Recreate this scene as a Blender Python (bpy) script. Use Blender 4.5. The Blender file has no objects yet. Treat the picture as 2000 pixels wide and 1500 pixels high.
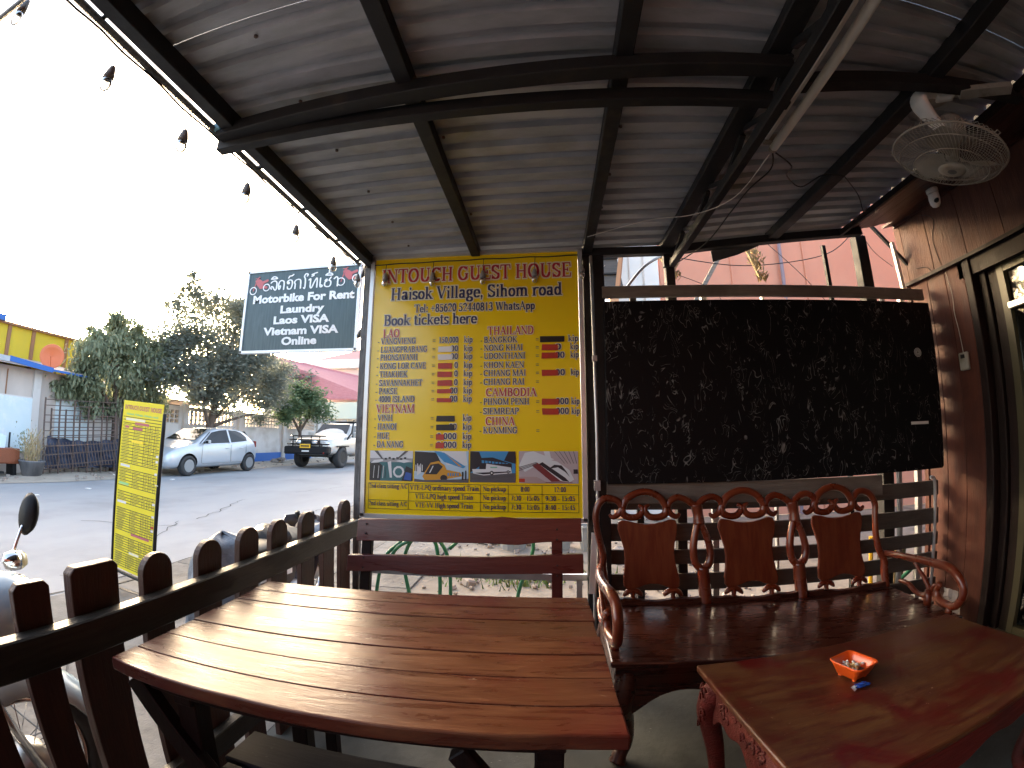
import bpy, math, random
from mathutils import Vector, Matrix
import numpy as np
rnd = random.Random(7)
SC = bpy.context.scene
COL = SC.collection
PI = math.pi

# ---------------------------------------------------------------- camera
CAMZ = 1.22
cam = bpy.data.cameras.new('camera')
co = bpy.data.objects.new('camera', cam); COL.objects.link(co); SC.camera = co
cam.type = 'PANO'
cam.panorama_type = 'FISHEYE_LENS_POLYNOMIAL'
cam.sensor_fit = 'HORIZONTAL'; cam.sensor_width = 36.0; cam.sensor_height = 27.0
cam.fisheye_fov = math.radians(200)
A1, A2, A3, A4 = 1.2665, -0.0793, -0.4075, 0.2692
for tgt in (cam, getattr(cam, 'cycles', None)):
    if tgt is None: continue
    try:
        tgt.fisheye_polynomial_k0 = 0.0
        tgt.fisheye_polynomial_k1 = -A1 / 18.0
        tgt.fisheye_polynomial_k2 = -A2 / 18.0 ** 2
        tgt.fisheye_polynomial_k3 = -A3 / 18.0 ** 3
        tgt.fisheye_polynomial_k4 = -A4 / 18.0 ** 4
    except Exception:
        pass
cam.clip_start = 0.02; cam.clip_end = 2000
cr = Matrix(((0.996, 0.011, 0.090), (0.091, -0.130, -0.987), (0.001, 0.991, -0.131)))
cr = cr.to_quaternion().normalized().to_matrix().to_4x4()
co.matrix_world = Matrix.Translation((0, 0, CAMZ)) @ cr

# ---------------------------------------------------------------- sky, sun, exposure
W = bpy.data.worlds.new('World'); SC.world = W; W.use_nodes = True
nt = W.node_tree
bg = nt.nodes.get('Background') or nt.nodes.new('ShaderNodeBackground')
sky = nt.nodes.new('ShaderNodeTexSky'); sky.sky_type = 'NISHITA'
sky.sun_disc = False
SUN_DIR = Vector((-0.757, 0.641, 0.125)).normalized()
sky.sun_elevation = math.asin(SUN_DIR.z)
sky.sun_rotation = math.atan2(SUN_DIR.x, SUN_DIR.y)
sky.altitude = 200; sky.air_density = 0.6; sky.dust_density = 6.0; sky.ozone_density = 0.0
nt.links.new(sky.outputs[0], bg.inputs[0]); bg.inputs[1].default_value = 0.15
sl = bpy.data.lights.new('sun', 'SUN'); sl.energy = 2.0; sl.angle = math.radians(1.0); sl.color = (1.0, 0.84, 0.66)
so = bpy.data.objects.new('sun', sl); COL.objects.link(so)
so.rotation_euler = SUN_DIR.to_track_quat('Z', 'Y').to_euler()
SC.view_settings.view_transform = 'Standard'
try: SC.view_settings.look = 'None'
except Exception: pass
SC.view_settings.exposure = 3.7; SC.view_settings.gamma = 1.0
SC.view_settings.use_curve_mapping = False
try:
    SC.cycles.max_bounces = 8; SC.cycles.transparent_max_bounces = 12
    SC.cycles.use_denoising = True
except Exception: pass

# ---------------------------------------------------------------- materials
MATS = {}
def mat(name, c1, c2=None, scale=6.0, stretch=(1, 1, 1), rough=0.6, rough2=None, metal=0.0, bump=0.0, bscale=None,
        detail=5.0, coat=0.0, lo=0.35, hi=0.65, c3=None, s3=2.0, lo3=0.55, hi3=0.7, spec=0.5, dist=0.0, vary=0.0, specks=None):
    if name in MATS: return MATS[name]
    m = bpy.data.materials.new(name); m.use_nodes = True; MATS[name] = m
    N = m.node_tree.nodes; L = m.node_tree.links
    b = N.get('Principled BSDF')
    b.inputs['Base Color'].default_value = (*c1, 1); b.inputs['Roughness'].default_value = rough
    b.inputs['Metallic'].default_value = metal
    try: b.inputs['Specular IOR Level'].default_value = spec
    except Exception: pass
    if coat:
        b.inputs['Coat Weight'].default_value = coat; b.inputs['Coat Roughness'].default_value = 0.12
    tc = N.new('ShaderNodeTexCoord'); oi = N.new('ShaderNodeObjectInfo')
    ad = N.new('ShaderNodeVectorMath'); ad.operation = 'MULTIPLY_ADD'
    cmb = N.new('ShaderNodeCombineXYZ')
    for k in range(3): L.new(oi.outputs['Random'], cmb.inputs[k])
    ad.inputs[1].default_value = (17.0, 9.0, 23.0); L.new(cmb.outputs[0], ad.inputs[0]); L.new(tc.outputs['Object'], ad.inputs[2])
    mp = N.new('ShaderNodeMapping'); mp.inputs['Scale'].default_value = stretch; L.new(ad.outputs[0], mp.inputs[0])
    def noise(s, d=detail, vec=None):
        n = N.new('ShaderNodeTexNoise'); n.inputs['Scale'].default_value = s; n.inputs['Detail'].default_value = d
        n.inputs['Roughness'].default_value = 0.6; n.inputs['Distortion'].default_value = dist
        L.new(vec or mp.outputs[0], n.inputs['Vector']); return n
    n1 = noise(scale)
    def ramp(src, a, bb):
        r = N.new('ShaderNodeMapRange'); r.inputs['From Min'].default_value = a; r.inputs['From Max'].default_value = bb
        r.clamp = True; L.new(src, r.inputs['Value']); return r
    r1 = ramp(n1.outputs['Fac'], lo, hi)
    last = None
    if c2 is not None:
        mx = N.new('ShaderNodeMix'); mx.data_type = 'RGBA'
        mx.inputs[6].default_value = (*c1, 1); mx.inputs[7].default_value = (*c2, 1)
        L.new(r1.outputs[0], mx.inputs[0]); last = mx.outputs[2]
    if c3 is not None:
        n3 = noise(s3, 4, ad.outputs[0]); r3 = ramp(n3.outputs['Fac'], lo3, hi3)
        mx3 = N.new('ShaderNodeMix'); mx3.data_type = 'RGBA'
        if last: L.new(last, mx3.inputs[6])
        else: mx3.inputs[6].default_value = (*c1, 1)
        mx3.inputs[7].default_value = (*c3, 1); L.new(r3.outputs[0], mx3.inputs[0]); last = mx3.outputs[2]
    if vary and last:
        hs = N.new('ShaderNodeHueSaturation'); rr = ramp(oi.outputs['Random'], 0, 1)
        rr.inputs['To Min'].default_value = 1 - vary; rr.inputs['To Max'].default_value = 1 + vary
        L.new(rr.outputs[0], hs.inputs['Value']); L.new(last, hs.inputs['Color']); last = hs.outputs[0]
    if specks and last:
        sv_ = N.new('ShaderNodeMapping'); sv_.inputs['Scale'].default_value = (1, 2.2, 1); L.new(ad.outputs[0], sv_.inputs[0])
        n5 = noise(specks[1], 2, sv_.outputs[0]); n6 = noise(3.5, 2, ad.outputs[0])
        r5 = ramp(n5.outputs['Fac'], .70, .74); r6 = ramp(n6.outputs['Fac'], .50, .62)
        mu = N.new('ShaderNodeMath'); mu.operation = 'MULTIPLY'; L.new(r5.outputs[0], mu.inputs[0]); L.new(r6.outputs[0], mu.inputs[1])
        m5 = N.new('ShaderNodeMix'); m5.data_type = 'RGBA'; L.new(mu.outputs[0], m5.inputs[0]); L.new(last, m5.inputs[6]); m5.inputs[7].default_value = (*specks[0], 1); last = m5.outputs[2]
    if last: L.new(last, b.inputs['Base Color'])
    if rough2 is not None:
        rr = ramp(n1.outputs['Fac'], 0.3, 0.7); rr.inputs['To Min'].default_value = rough; rr.inputs['To Max'].default_value = rough2
        L.new(rr.outputs[0], b.inputs['Roughness'])
    if bump:
        bn = N.new('ShaderNodeBump'); bn.inputs['Strength'].default_value = bump; bn.inputs['Distance'].default_value = 0.01
        nb = noise(bscale or scale * 3, 6); L.new(nb.outputs['Fac'], bn.inputs['Height']); L.new(bn.outputs[0], b.inputs['Normal'])
    return m

def leafmat(name, c1, c2, c3):
    m = mat(name, c1, c2, 1.3, rough=.55, c3=c3, s3=1.0); N = m.node_tree.nodes; L = m.node_tree.links
    b = N.get('Principled BSDF'); out = [n for n in N if n.type == 'OUTPUT_MATERIAL'][0]; tr = N.new('ShaderNodeBsdfTranslucent')
    src = b.inputs['Base Color'].links[0].from_socket; L.new(src, tr.inputs[0]); mx = N.new('ShaderNodeMixShader'); mx.inputs[0].default_value = .45
    L.new(b.outputs[0], mx.inputs[1]); L.new(tr.outputs[0], mx.inputs[2]); L.new(mx.outputs[0], out.inputs[0]); return m

def glass(name, tint=(0.5, 0.55, 0.55), refl=0.12, alpha=0.6):
    m = bpy.data.materials.new(name); m.use_nodes = True; MATS[name] = m
    N = m.node_tree.nodes; L = m.node_tree.links; N.clear()
    out = N.new('ShaderNodeOutputMaterial'); tr = N.new('ShaderNodeBsdfTransparent'); tr.inputs[0].default_value = (*[t * alpha for t in tint], 1)
    gl = N.new('ShaderNodeBsdfGlossy'); gl.inputs['Roughness'].default_value = 0.03
    fr = N.new('ShaderNodeFresnel'); fr.inputs[0].default_value = 1.5
    ma = N.new('ShaderNodeMath'); ma.operation = 'ADD'; ma.inputs[1].default_value = refl; L.new(fr.outputs[0], ma.inputs[0])
    mx = N.new('ShaderNodeMixShader'); L.new(ma.outputs[0], mx.inputs[0]); L.new(tr.outputs[0], mx.inputs[1]); L.new(gl.outputs[0], mx.inputs[2])
    L.new(mx.outputs[0], out.inputs[0]); return m

X12 = (1, 9, 9); Y12 = (9, 1, 9); Z12 = (9, 9, 1)
def wood(name, a, b, c, axis, rough=0.3, rough2=0.5, coat=0.35, bump=0.15, vary=0.12, scale=5, s3=2.2, lo3=.5, hi3=.72, specks=None, spec=.4):
    return mat(name, a, b, scale, axis, rough, rough2, bump=bump, bscale=14, coat=coat, c3=c, s3=s3, lo3=lo3, hi3=hi3, vary=vary, dist=0.6, specks=specks, spec=spec)
m_table = wood('table_wood', (.062, .016, .009), (.125, .045, .020), (.080, .010, .007), (.9, 7, 7), .22, .40, .0, s3=3, lo3=.45, hi3=.65, specks=((.34, .25, .18), 38), spec=.38, scale=6)
m_coffee = wood('coffee_wood', (.078, .016, .009), (.135, .058, .020), (.095, .006, .005), (1, 4.5, 4.5), .30, .48, .0, s3=5, bump=.08, lo3=.48, hi3=.66, specks=((.36, .26, .2), 60), spec=.35)
m_coffee_side = wood('coffee_side_wood', (.15, .014, .010), (.10, .014, .010), (.06, .02, .015), X12, .45, .65, 0, bump=.5)
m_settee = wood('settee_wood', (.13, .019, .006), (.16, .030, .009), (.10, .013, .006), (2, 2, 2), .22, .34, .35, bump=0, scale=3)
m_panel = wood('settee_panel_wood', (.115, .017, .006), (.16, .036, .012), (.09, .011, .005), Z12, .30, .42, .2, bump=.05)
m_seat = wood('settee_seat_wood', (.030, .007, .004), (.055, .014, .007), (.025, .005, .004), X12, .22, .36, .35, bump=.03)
m_benchp = wood('bench_wood', (.075, .009, .008), (.105, .018, .013), (.05, .007, .006), X12, .26, .40, .35)
m_nearbench = wood('dark_bench_wood', (.014, .015, .024), (.024, .025, .036), (.020, .018, .022), X12, .6, .7, .0, specks=((.08, .08, .09), 40), spec=.2)
m_picket = wood('picket_wood', (.046, .016, .010), (.070, .025, .015), (.032, .013, .009), Z12, .4, .55, .1, bump=.3)
m_rail = wood('rail_wood', (.026, .023, .018), (.045, .040, .032), (.032, .022, .016), Y12, .35, .5, .15, bump=.3)
m_redwall = wood('red_wall_wood', (.060, .016, .009), (.085, .024, .013), (.035, .009, .006), Z12, .5, .65, .0, bump=.2, scale=3, spec=.3)
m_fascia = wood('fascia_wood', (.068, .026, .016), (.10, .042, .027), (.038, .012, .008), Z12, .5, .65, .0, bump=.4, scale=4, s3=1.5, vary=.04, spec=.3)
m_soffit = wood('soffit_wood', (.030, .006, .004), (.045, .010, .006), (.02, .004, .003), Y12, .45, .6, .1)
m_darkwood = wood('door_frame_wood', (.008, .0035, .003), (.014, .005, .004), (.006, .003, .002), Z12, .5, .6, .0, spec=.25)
m_plank = wood('grey_plank_wood', (0.18, 0.15, 0.1237), (0.2475, 0.21, 0.1762), (0.135, 0.105, 0.0825), X12, .6, .8, 0, bump=.3)
m_slat = wood('dark_slat_wood', (0.06, 0.051, 0.045), (0.096, 0.081, 0.069), (0.042, 0.033, 0.03), X12, .6, .8, 0, bump=.3)
m_steelblk = mat('black_painted_steel', (.006, .006, .007), (.012, .011, .011), 9, rough=.5, rough2=.75, bump=.2, c3=(.028, .02, .015), s3=7, lo3=.60)
m_postpaint = mat('worn_grey_post_paint', (.06, .065, .07), (.15, .16, .17), 12, Z12, rough=.5, bump=.3, c3=(.03, .03, .03), s3=9)
m_galv = mat('galvanised_tube', (.42, .43, .44), (.55, .56, .57), 9, rough=.35, rough2=.5, metal=.7)
m_alu = mat('aluminium', (.72, .73, .74), (.62, .63, .64), 9, rough=.35, metal=.6)
m_roof = mat('roof_foil', (.44, .46, .49), (.31, .325, .34), 3, (1.2, 4, 1), rough=.5, rough2=.65, metal=.25, bump=.2, bscale=60, c3=(.23, .205, .13), s3=1.6, lo3=.56, hi3=.75, vary=.10)
m_roofedge = mat('roof_edge_metal', (.03, .03, .03), (.05, .05, .05), 6, rough=.5)
m_white = mat('white_enamel', (.74, .74, .70), (.66, .65, .60), 7, rough=.35)
m_dustywhite = mat('dusty_white_plastic', (0.336, 0.318, 0.276), (0.252, 0.234, 0.192), 6, rough=.5, c3=(0.18, 0.162, 0.12), s3=8)
m_bulbblk = mat('bulb_socket_plastic', (.30, .30, .29), rough=.6)  # socket colour raised to grey, veiling flare painted into it
m_bulb = glass('bulb_glass', (.95, .95, .9), .25, .85)
m_wire = mat('dark_cable', (.012, .012, .012), rough=.5)
m_wirew = mat('white_cable', (.5, .48, .45), rough=.5)
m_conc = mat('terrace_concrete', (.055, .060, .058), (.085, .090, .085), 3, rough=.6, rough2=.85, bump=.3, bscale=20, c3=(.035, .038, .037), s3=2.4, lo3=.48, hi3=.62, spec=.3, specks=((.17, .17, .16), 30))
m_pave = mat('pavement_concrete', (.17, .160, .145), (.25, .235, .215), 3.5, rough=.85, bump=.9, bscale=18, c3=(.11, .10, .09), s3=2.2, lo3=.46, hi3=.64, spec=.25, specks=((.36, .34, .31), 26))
m_asph = mat('road_asphalt', (.29, .292, .295), (.335, .335, .335), .8, (1, .25, 1), rough=.8, bump=.4, bscale=60, c3=(.25, .25, .25), s3=.6, lo3=.5, hi3=.7, spec=.25)
m_dirt = mat('dry_dirt', (.36, .30, .235), (.44, .375, .30), 1.2, rough=.95, bump=.8, bscale=9, c3=(.26, .215, .17), s3=.5)
m_sand = mat('sandy_yard_dirt', (.20, .17, .14), (.27, .235, .195), 3, rough=.95, bump=.8, bscale=16, c3=(.13, .115, .095), s3=2.2)
m_grass = mat('weed_green', (.09, .15, .035), (.17, .22, .06), 9, rough=.8)
m_rock = mat('rubble', (.36, .31, .27), (.25, .20, .17), 9, rough=.9, bump=.6)
m_black = mat('black_rubber', (.02, .02, .021), (.03, .03, .03), 9, rough=.7)
m_blackpl = mat('black_plastic', (.010, .010, .011), rough=.5, spec=.3)
m_chrome = mat('chrome', (.75, .76, .78), rough=.12, metal=1.0)
m_alloy = mat('wheel_alloy', (.30, .31, .32), rough=.4, metal=.5)
m_silver = mat('silver_paint', (.48, .51, .54), (.52, .55, .58), 3, rough=.28, metal=.35, coat=.6)
m_champ = mat('champagne_paint', (.52, .50, .46), (.56, .54, .50), 3, rough=.28, metal=.3, coat=.6)
m_tint = mat('dark_car_glass', (.012, .014, .015), rough=.06, spec=.45)
m_lens = glass('lamp_lens', (.9, .93, .95), .2, .9)
m_yelplate = mat('yellow_plate', (.80, .45, .03), rough=.4)
m_headl = mat('headlamp_reflector', (.75, .78, .80), rough=.2, metal=.6)
m_amber = mat('cream_signal_lens', (.72, .62, .34), (.80, .72, .48), 20, rough=.2, coat=.5)
m_bikeblue = mat('pale_blue_paint', (.42, .56, .66), (.50, .63, .72), 3, rough=.2, coat=.7)
m_bikered = mat('dark_red_paint', (.20, .03, .025), rough=.25, coat=.6)
m_yel = mat('sign_yellow', (.90, .62, .006), (.92, .65, .008), 1.5, rough=.26, coat=.4)
m_yel2 = mat('banner_yellow', (.84, .68, .014), (.80, .64, .014), 3, rough=.5)
m_txtblue = mat('print_navy', (.025, .03, .11), rough=.4)
m_txtred = mat('print_red', (.52, .02, .03), (.42, .015, .03), 8, rough=.4)
m_txtblack = mat('print_black', (.015, .014, .015), rough=.4)
m_halo = mat('print_pale_halo', (.82, .76, .52), rough=.4)
m_patchred = mat('red_tape', (.55, .035, .02), (.40, .05, .03), 60, rough=.4)
m_patchwhite = mat('white_tape', (.75, .72, .68), rough=.5)
m_signdark = mat('sign_slate', (.022, .055, .068), (.05, .090, .10), 14, (6, 6, .35), rough=.35, coat=.2, c3=(.14, .20, .22), s3=2.0, lo3=.55, hi3=.8)
m_signwhite = mat('print_white', (.82, .84, .84), rough=.4)
m_pink = mat('print_pink', (.50, .12, .13), rough=.4)
m_printlime = mat('print_green', (.30, .62, .25), rough=.4)
m_orange = mat('orange_melamine', (.90, .13, .015), (.85, .11, .012), 12, rough=.3, coat=.4)
m_ash = mat('ash', (.10, .095, .09), (.22, .20, .19), 60, rough=.95, bump=.6)
m_filter = mat('cigarette_filter', (.62, .40, .17), rough=.8)
m_cigpaper = mat('cigarette_paper', (.72, .70, .66), rough=.8)
m_bluewrap = mat('blue_wrapper', (.02, .07, .42), (.03, .13, .60), 50, rough=.22, metal=.35)
m_pinkwall = mat('salmon_render', (.56, .25, .17), (.60, .28, .19), 1.2, rough=.85, bump=.1)
m_whitewall = mat('white_render', (.76, .76, .75), (.68, .68, .66), 1.5, rough=.8, c3=(.5, .48, .44), s3=.8)
m_wallgrey = mat('stained_white_wall', (.56, .53, .50), (.66, .63, .60), .9, (1, 1, .5), rough=.9, c3=(.38, .33, .29), s3=.7, lo3=.5, hi3=.75)
m_wallpink = mat('worn_shack_wall', (.46, .40, .36), (.56, .49, .44), 1.5, (1, 1, .4), rough=.9, c3=(.36, .27, .22), s3=.9)
m_palefascia = mat('faded_fascia', (.50, .52, .54), (.40, .42, .45), 3, rough=.8)
m_bluep = mat('blue_paint', (.02, .12, .42), rough=.5)
m_yelwall = mat('mustard_wall', (.60, .45, .03), (.56, .42, .04), 2, rough=.8)
m_brownp = mat('brown_pilaster', (.28, .14, .07), rough=.8)
m_redroof = mat('red_tile_roof', (.46, .17, .17), (.52, .21, .21), 4, (1, 6, 1), rough=.7)
m_tin = mat('tin_sheet', (.50, .42, .40), (.40, .34, .32), 4, rough=.6)
m_dish = mat('orange_dish', (.62, .15, .05), rough=.5)
m_cyan = mat('pale_blue_sheet', (.56, .66, .69), (.62, .70, .73), 2, rough=.6, c3=(.72, .76, .78), s3=2.5)
m_rust = mat('dark_rusty_steel', (.08, .06, .055), (.14, .09, .07), 9, rough=.7)
m_tarp = mat('dark_blue_tarp', (.015, .022, .05), (.035, .045, .08), 5, rough=.6, bump=.5)
m_cabinet = mat('brown_cabinet', (.26, .075, .03), (.20, .055, .02), 5, X12, rough=.5)
m_leafA = leafmat('hazed_grey_green_leaf', (.19, .21, .175), (.26, .285, .23), (.30, .31, .25))  # leaf colour lightened and greyed to stand in for flare haze
m_leafB = leafmat('hazed_olive_leaf', (.22, .25, .15), (.29, .32, .20), (.18, .20, .12))  # olive also paled, haze is put into the leaf colour
m_leafC = leafmat('fresh_leaf', (.12, .19, .10), (.18, .25, .13), (.16, .21, .12))
m_bark = mat('bark', (.09, .065, .05), (.14, .105, .08), 8, (1, 1, .3), rough=.9, bump=.6)
m_dryplant = mat('dried_plant', (.50, .38, .20), (.33, .24, .12), 20, rough=.9)
m_hose = mat('green_hose', (.015, .12, .06), rough=.35)
m_pot = mat('cement_pot', (.36, .36, .35), (.28, .28, .27), 8, rough=.9)
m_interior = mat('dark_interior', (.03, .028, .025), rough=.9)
m_plastbag = mat('grey_blue_plastic', (.07, .09, .12), (.26, .30, .34), 9, rough=.3, coat=.2, bump=.6)
m_olive = mat('olive_frame_paint', (.045, .040, .018), (.06, .052, .024), 5, rough=.45)

def marble():
    m = bpy.data.materials.new('black_marble_print'); m.use_nodes = True
    N = m.node_tree.nodes; L = m.node_tree.links; b = N.get('Principled BSDF')
    tc = N.new('ShaderNodeTexCoord'); mp = N.new('ShaderNodeMapping'); mp.inputs['Scale'].default_value = (1.15, 1, .6)
    L.new(tc.outputs['Object'], mp.inputs[0])
    def nz(s, d, di, off):
        n = N.new('ShaderNodeTexNoise'); n.inputs['Scale'].default_value = s; n.inputs['Detail'].default_value = d; n.inputs['Distortion'].default_value = di
        v = N.new('ShaderNodeVectorMath'); v.operation = 'ADD'; v.inputs[1].default_value = (off, off * .7, off * 1.3)
        L.new(mp.outputs[0], v.inputs[0]); L.new(v.outputs[0], n.inputs['Vector']); return n.outputs['Fac']
    def line(src, c, w):
        s = N.new('ShaderNodeMath'); s.operation = 'SUBTRACT'; s.inputs[1].default_value = c; L.new(src, s.inputs[0])
        a = N.new('ShaderNodeMath'); a.operation = 'ABSOLUTE'; L.new(s.outputs[0], a.inputs[0])
        r = N.new('ShaderNodeMapRange'); r.inputs['From Min'].default_value = w; r.inputs['From Max'].default_value = 0; L.new(a.outputs[0], r.inputs['Value']); return r.outputs[0]
    def gate(src, lo, hi):
        r = N.new('ShaderNodeMapRange'); r.inputs['From Min'].default_value = lo; r.inputs['From Max'].default_value = hi; L.new(src, r.inputs['Value']); return r.outputs[0]
    def mul(a, c):
        k = N.new('ShaderNodeMath'); k.operation = 'MULTIPLY'; L.new(a, k.inputs[0]); L.new(c, k.inputs[1]); return k.outputs[0]
    def mx(a, c):
        k = N.new('ShaderNodeMath'); k.operation = 'MAXIMUM'; L.new(a, k.inputs[0]); L.new(c, k.inputs[1]); return k.outputs[0]
    a = mul(line(nz(9, 1.5, 1.6, 3), .5, .012), gate(nz(15, 1, 0, 8), .53, .62))
    c = mul(line(nz(14, 1, 2.2, 21), .47, .013), gate(nz(12, 1, 0, 31), .53, .62))
    d = mul(gate(nz(30, 3, 1, 50), .66, .74), gate(nz(9, 1, 0, 61), .5, .58))
    f = mx(mx(a, c), d)
    mxn = N.new('ShaderNodeMix'); mxn.data_type = 'RGBA'; mxn.inputs[6].default_value = (.006, .006, .007, 1); mxn.inputs[7].default_value = (.21, .205, .195, 1)
    L.new(f, mxn.inputs[0]); L.new(mxn.outputs[2], b.inputs['Base Color']); b.inputs['Roughness'].default_value = .45
    b.inputs['Specular IOR Level'].default_value = .15
    return m
m_marble = marble()

# ---------------------------------------------------------------- mesh helpers
class MB:
    def __init__(s): s.v = []; s.f = []; s.mi = []; s.cur = 0
    def add(s, vs, fs):
        n = len(s.v); s.v += [tuple(v) for v in vs]; s.f += [tuple(i + n for i in f) for f in fs]; s.mi += [s.cur] * len(fs); return s
    def box(s, c, d, R=None, ch=0.0):
        cx, cy, cz = c; x, y, z = d[0] / 2, d[1] / 2, d[2] / 2
        if ch <= 0:
            vs = [Vector((a * x, b * y, e * z)) for a in (-1, 1) for b in (-1, 1) for e in (-1, 1)]
            fs = [(0, 1, 3, 2), (4, 6, 7, 5), (0, 4, 5, 1), (2, 3, 7, 6), (0, 2, 6, 4), (1, 5, 7, 3)]
        else:
            ch = min(ch, x * .45, y * .45, z * .45); vs = []; idx = {}
            for a in (-1, 1):
                for b in (-1, 1):
                    for e in (-1, 1):
                        for k in range(3):
                            p = [a * (x - (0 if k == 0 else ch)), b * (y - (0 if k == 1 else ch)), e * (z - (0 if k == 2 else ch))]
                            idx[(a, b, e, k)] = len(vs); vs.append(Vector(p))
            fs = []
            for k in range(3):
                o1, o2 = [j for j in range(3) if j != k]
                for sg in (-1, 1):
                    q = []
                    for (u, w) in ((-1, -1), (1, -1), (1, 1), (-1, 1)):
                        t = [0, 0, 0]; t[k] = sg; t[o1] = u; t[o2] = w; q.append(idx[(t[0], t[1], t[2], k)])
                    if (sg > 0) == (k == 1): q = q[::-1]
                    fs.append(tuple(q))
            for k in range(3):
                o1, o2 = [j for j in range(3) if j != k]
                for u in (-1, 1):
                    for w in (-1, 1):
                        t0 = [0, 0, 0]; t0[k] = -1; t0[o1] = u; t0[o2] = w; t1 = list(t0); t1[k] = 1
                        fs.append((idx[(*t0, o1)], idx[(*t1, o1)], idx[(*t1, o2)], idx[(*t0, o2)]))
            for a in (-1, 1):
                for b in (-1, 1):
                    for e in (-1, 1): fs.append((idx[(a, b, e, 0)], idx[(a, b, e, 1)], idx[(a, b, e, 2)]))
        if R is not None: vs = [R @ v for v in vs]
        s.add([(v[0] + cx, v[1] + cy, v[2] + cz) for v in vs], fs); return s
    def bar(s, p, q, w, h, up=(0, 0, 1), ch=0.0):
        p = Vector(p); q = Vector(q); d = (q - p); L = d.length; d.normalize(); up = Vector(up)
        if abs(d.dot(up)) > .98: up = Vector((0, 1, 0))
        y = up.cross(d).normalized(); z = d.cross(y)
        R = Matrix((d, y, z)).transposed(); s.box((p + q) / 2, (L, w, h), R, ch); return s
    def tube(s, pts, r, n=8, closed=False, flat=1.0):
        P = [Vector(p) for p in pts]; m = len(P); rs = r if isinstance(r, (list, tuple)) else [r] * m
        up = Vector((0, 0, 1)); vs = []; prev = None
        for i, p in enumerate(P):
            a = P[(i - 1) % m] if (closed or i > 0) else p; b = P[(i + 1) % m] if (closed or i < m - 1) else p
            t = (b - a).normalized()
            if prev is None:
                x = t.cross(up)
                if x.length < .1: x = t.cross(Vector((0, 1, 0)))
                x.normalize()
            else:
                x = prev - t * prev.dot(t)
                if x.length < 1e-4: x = t.cross(up)
                x.normalize()
            prev = x; y = t.cross(x)
            for k in range(n):
                g = 2 * PI * k / n; vs.append(p + x * (math.cos(g) * rs[i]) + y * (math.sin(g) * rs[i] * flat))
        fs = []
        for i in range(m if closed else m - 1):
            j = (i + 1) % m
            for k in range(n): fs.append((i * n + k, i * n + (k + 1) % n, j * n + (k + 1) % n, j * n + k))
        if not closed: fs.append(tuple(range(n))[::-1]); fs.append(tuple((m - 1) * n + k for k in range(n)))
        s.add(vs, fs); return s
    def prism(s, poly, fn, t0, t1):
        n = len(poly); vs = [fn(a, b, t0) for a, b in poly] + [fn(a, b, t1) for a, b in poly]
        fs = [tuple(range(n))[::-1], tuple(range(n, 2 * n))] + [(i, (i + 1) % n, n + (i + 1) % n, n + i) for i in range(n)]
        s.add(vs, fs); return s
    def lathe(s, prof, c=(0, 0, 0), R=None, n=20, sx=1, sy=1):
        vs = []; m = len(prof)
        for r, z in prof:
            for k in range(n):
                g = 2 * PI * k / n; v = Vector((r * math.cos(g) * sx, r * math.sin(g) * sy, z)); v = R @ v if R is not None else v
                vs.append(v + Vector(c))
        fs = [(i * n + k, i * n + (k + 1) % n, (i + 1) * n + (k + 1) % n, (i + 1) * n + k) for i in range(m - 1) for k in range(n)]
        if prof[0][0] > 1e-5: fs.append(tuple(range(n))[::-1])
        if prof[-1][0] > 1e-5: fs.append(tuple((m - 1) * n + k for k in range(n)))
        s.add(vs, fs); return s
    def build(s, name, m, parent=None, W=True, smooth=False, bevel=0, sub=0, kind=None):
        off = Vector((0, 0, 0))
        if parent is not None and W:
            p = parent
            while p: off += p.location; p = p.parent
        me = bpy.data.meshes.new(name); me.from_pydata([(v[0] - off[0], v[1] - off[1], v[2] - off[2]) for v in s.v], [], s.f)
        ms = m if isinstance(m, (list, tuple)) else [m]
        for k in ms: me.materials.append(k)
        if len(ms) > 1: me.polygons.foreach_set('material_index', s.mi)
        if smooth: me.polygons.foreach_set('use_smooth', [True] * len(me.polygons))
        me.update()
        o = bpy.data.objects.new(name, me); COL.objects.link(o)
        if parent is not None: o.parent = parent
        if bevel:
            b = o.modifiers.new('bevel', 'BEVEL'); b.width = bevel; b.segments = 2; b.limit_method = 'ANGLE'; b.angle_limit = .6
        if sub:
            b = o.modifiers.new('sub', 'SUBSURF'); b.levels = sub; b.render_levels = sub
        if kind: o['kind'] = kind
        return o

def tag(o, label, cat, group=None):
    o['label'] = label; o['category'] = cat
    if group: o['group'] = group
    return o
def thing(name, label, cat, loc=(0, 0, 0), rz=0, group=None):
    o = bpy.data.objects.new(name, None); COL.objects.link(o); o.empty_display_size = .1
    o.location = loc; o.rotation_euler = (0, 0, rz); return tag(o, label, cat, group)
def copy_tree(o, parent=None):
    c = o.copy(); COL.objects.link(c)
    if parent is not None: c.parent = parent
    for ch in list(o.children): copy_tree(ch, c)
    return c
def struct(o): o['kind'] = 'structure'; return o
def cat_rom(P, n=6):
    out = []; P = [Vector(p) for p in P]
    for i in range(len(P) - 1):
        a = P[max(i - 1, 0)]; b = P[i]; c = P[i + 1]; d = P[min(i + 2, len(P) - 1)]
        for k in range(n):
            t = k / n; out.append(.5 * ((2 * b) + (c - a) * t + (2 * a - 5 * b + 4 * c - d) * t * t + (3 * b - a - 3 * c + d) * t ** 3))
    out.append(P[-1]); return out
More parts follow.
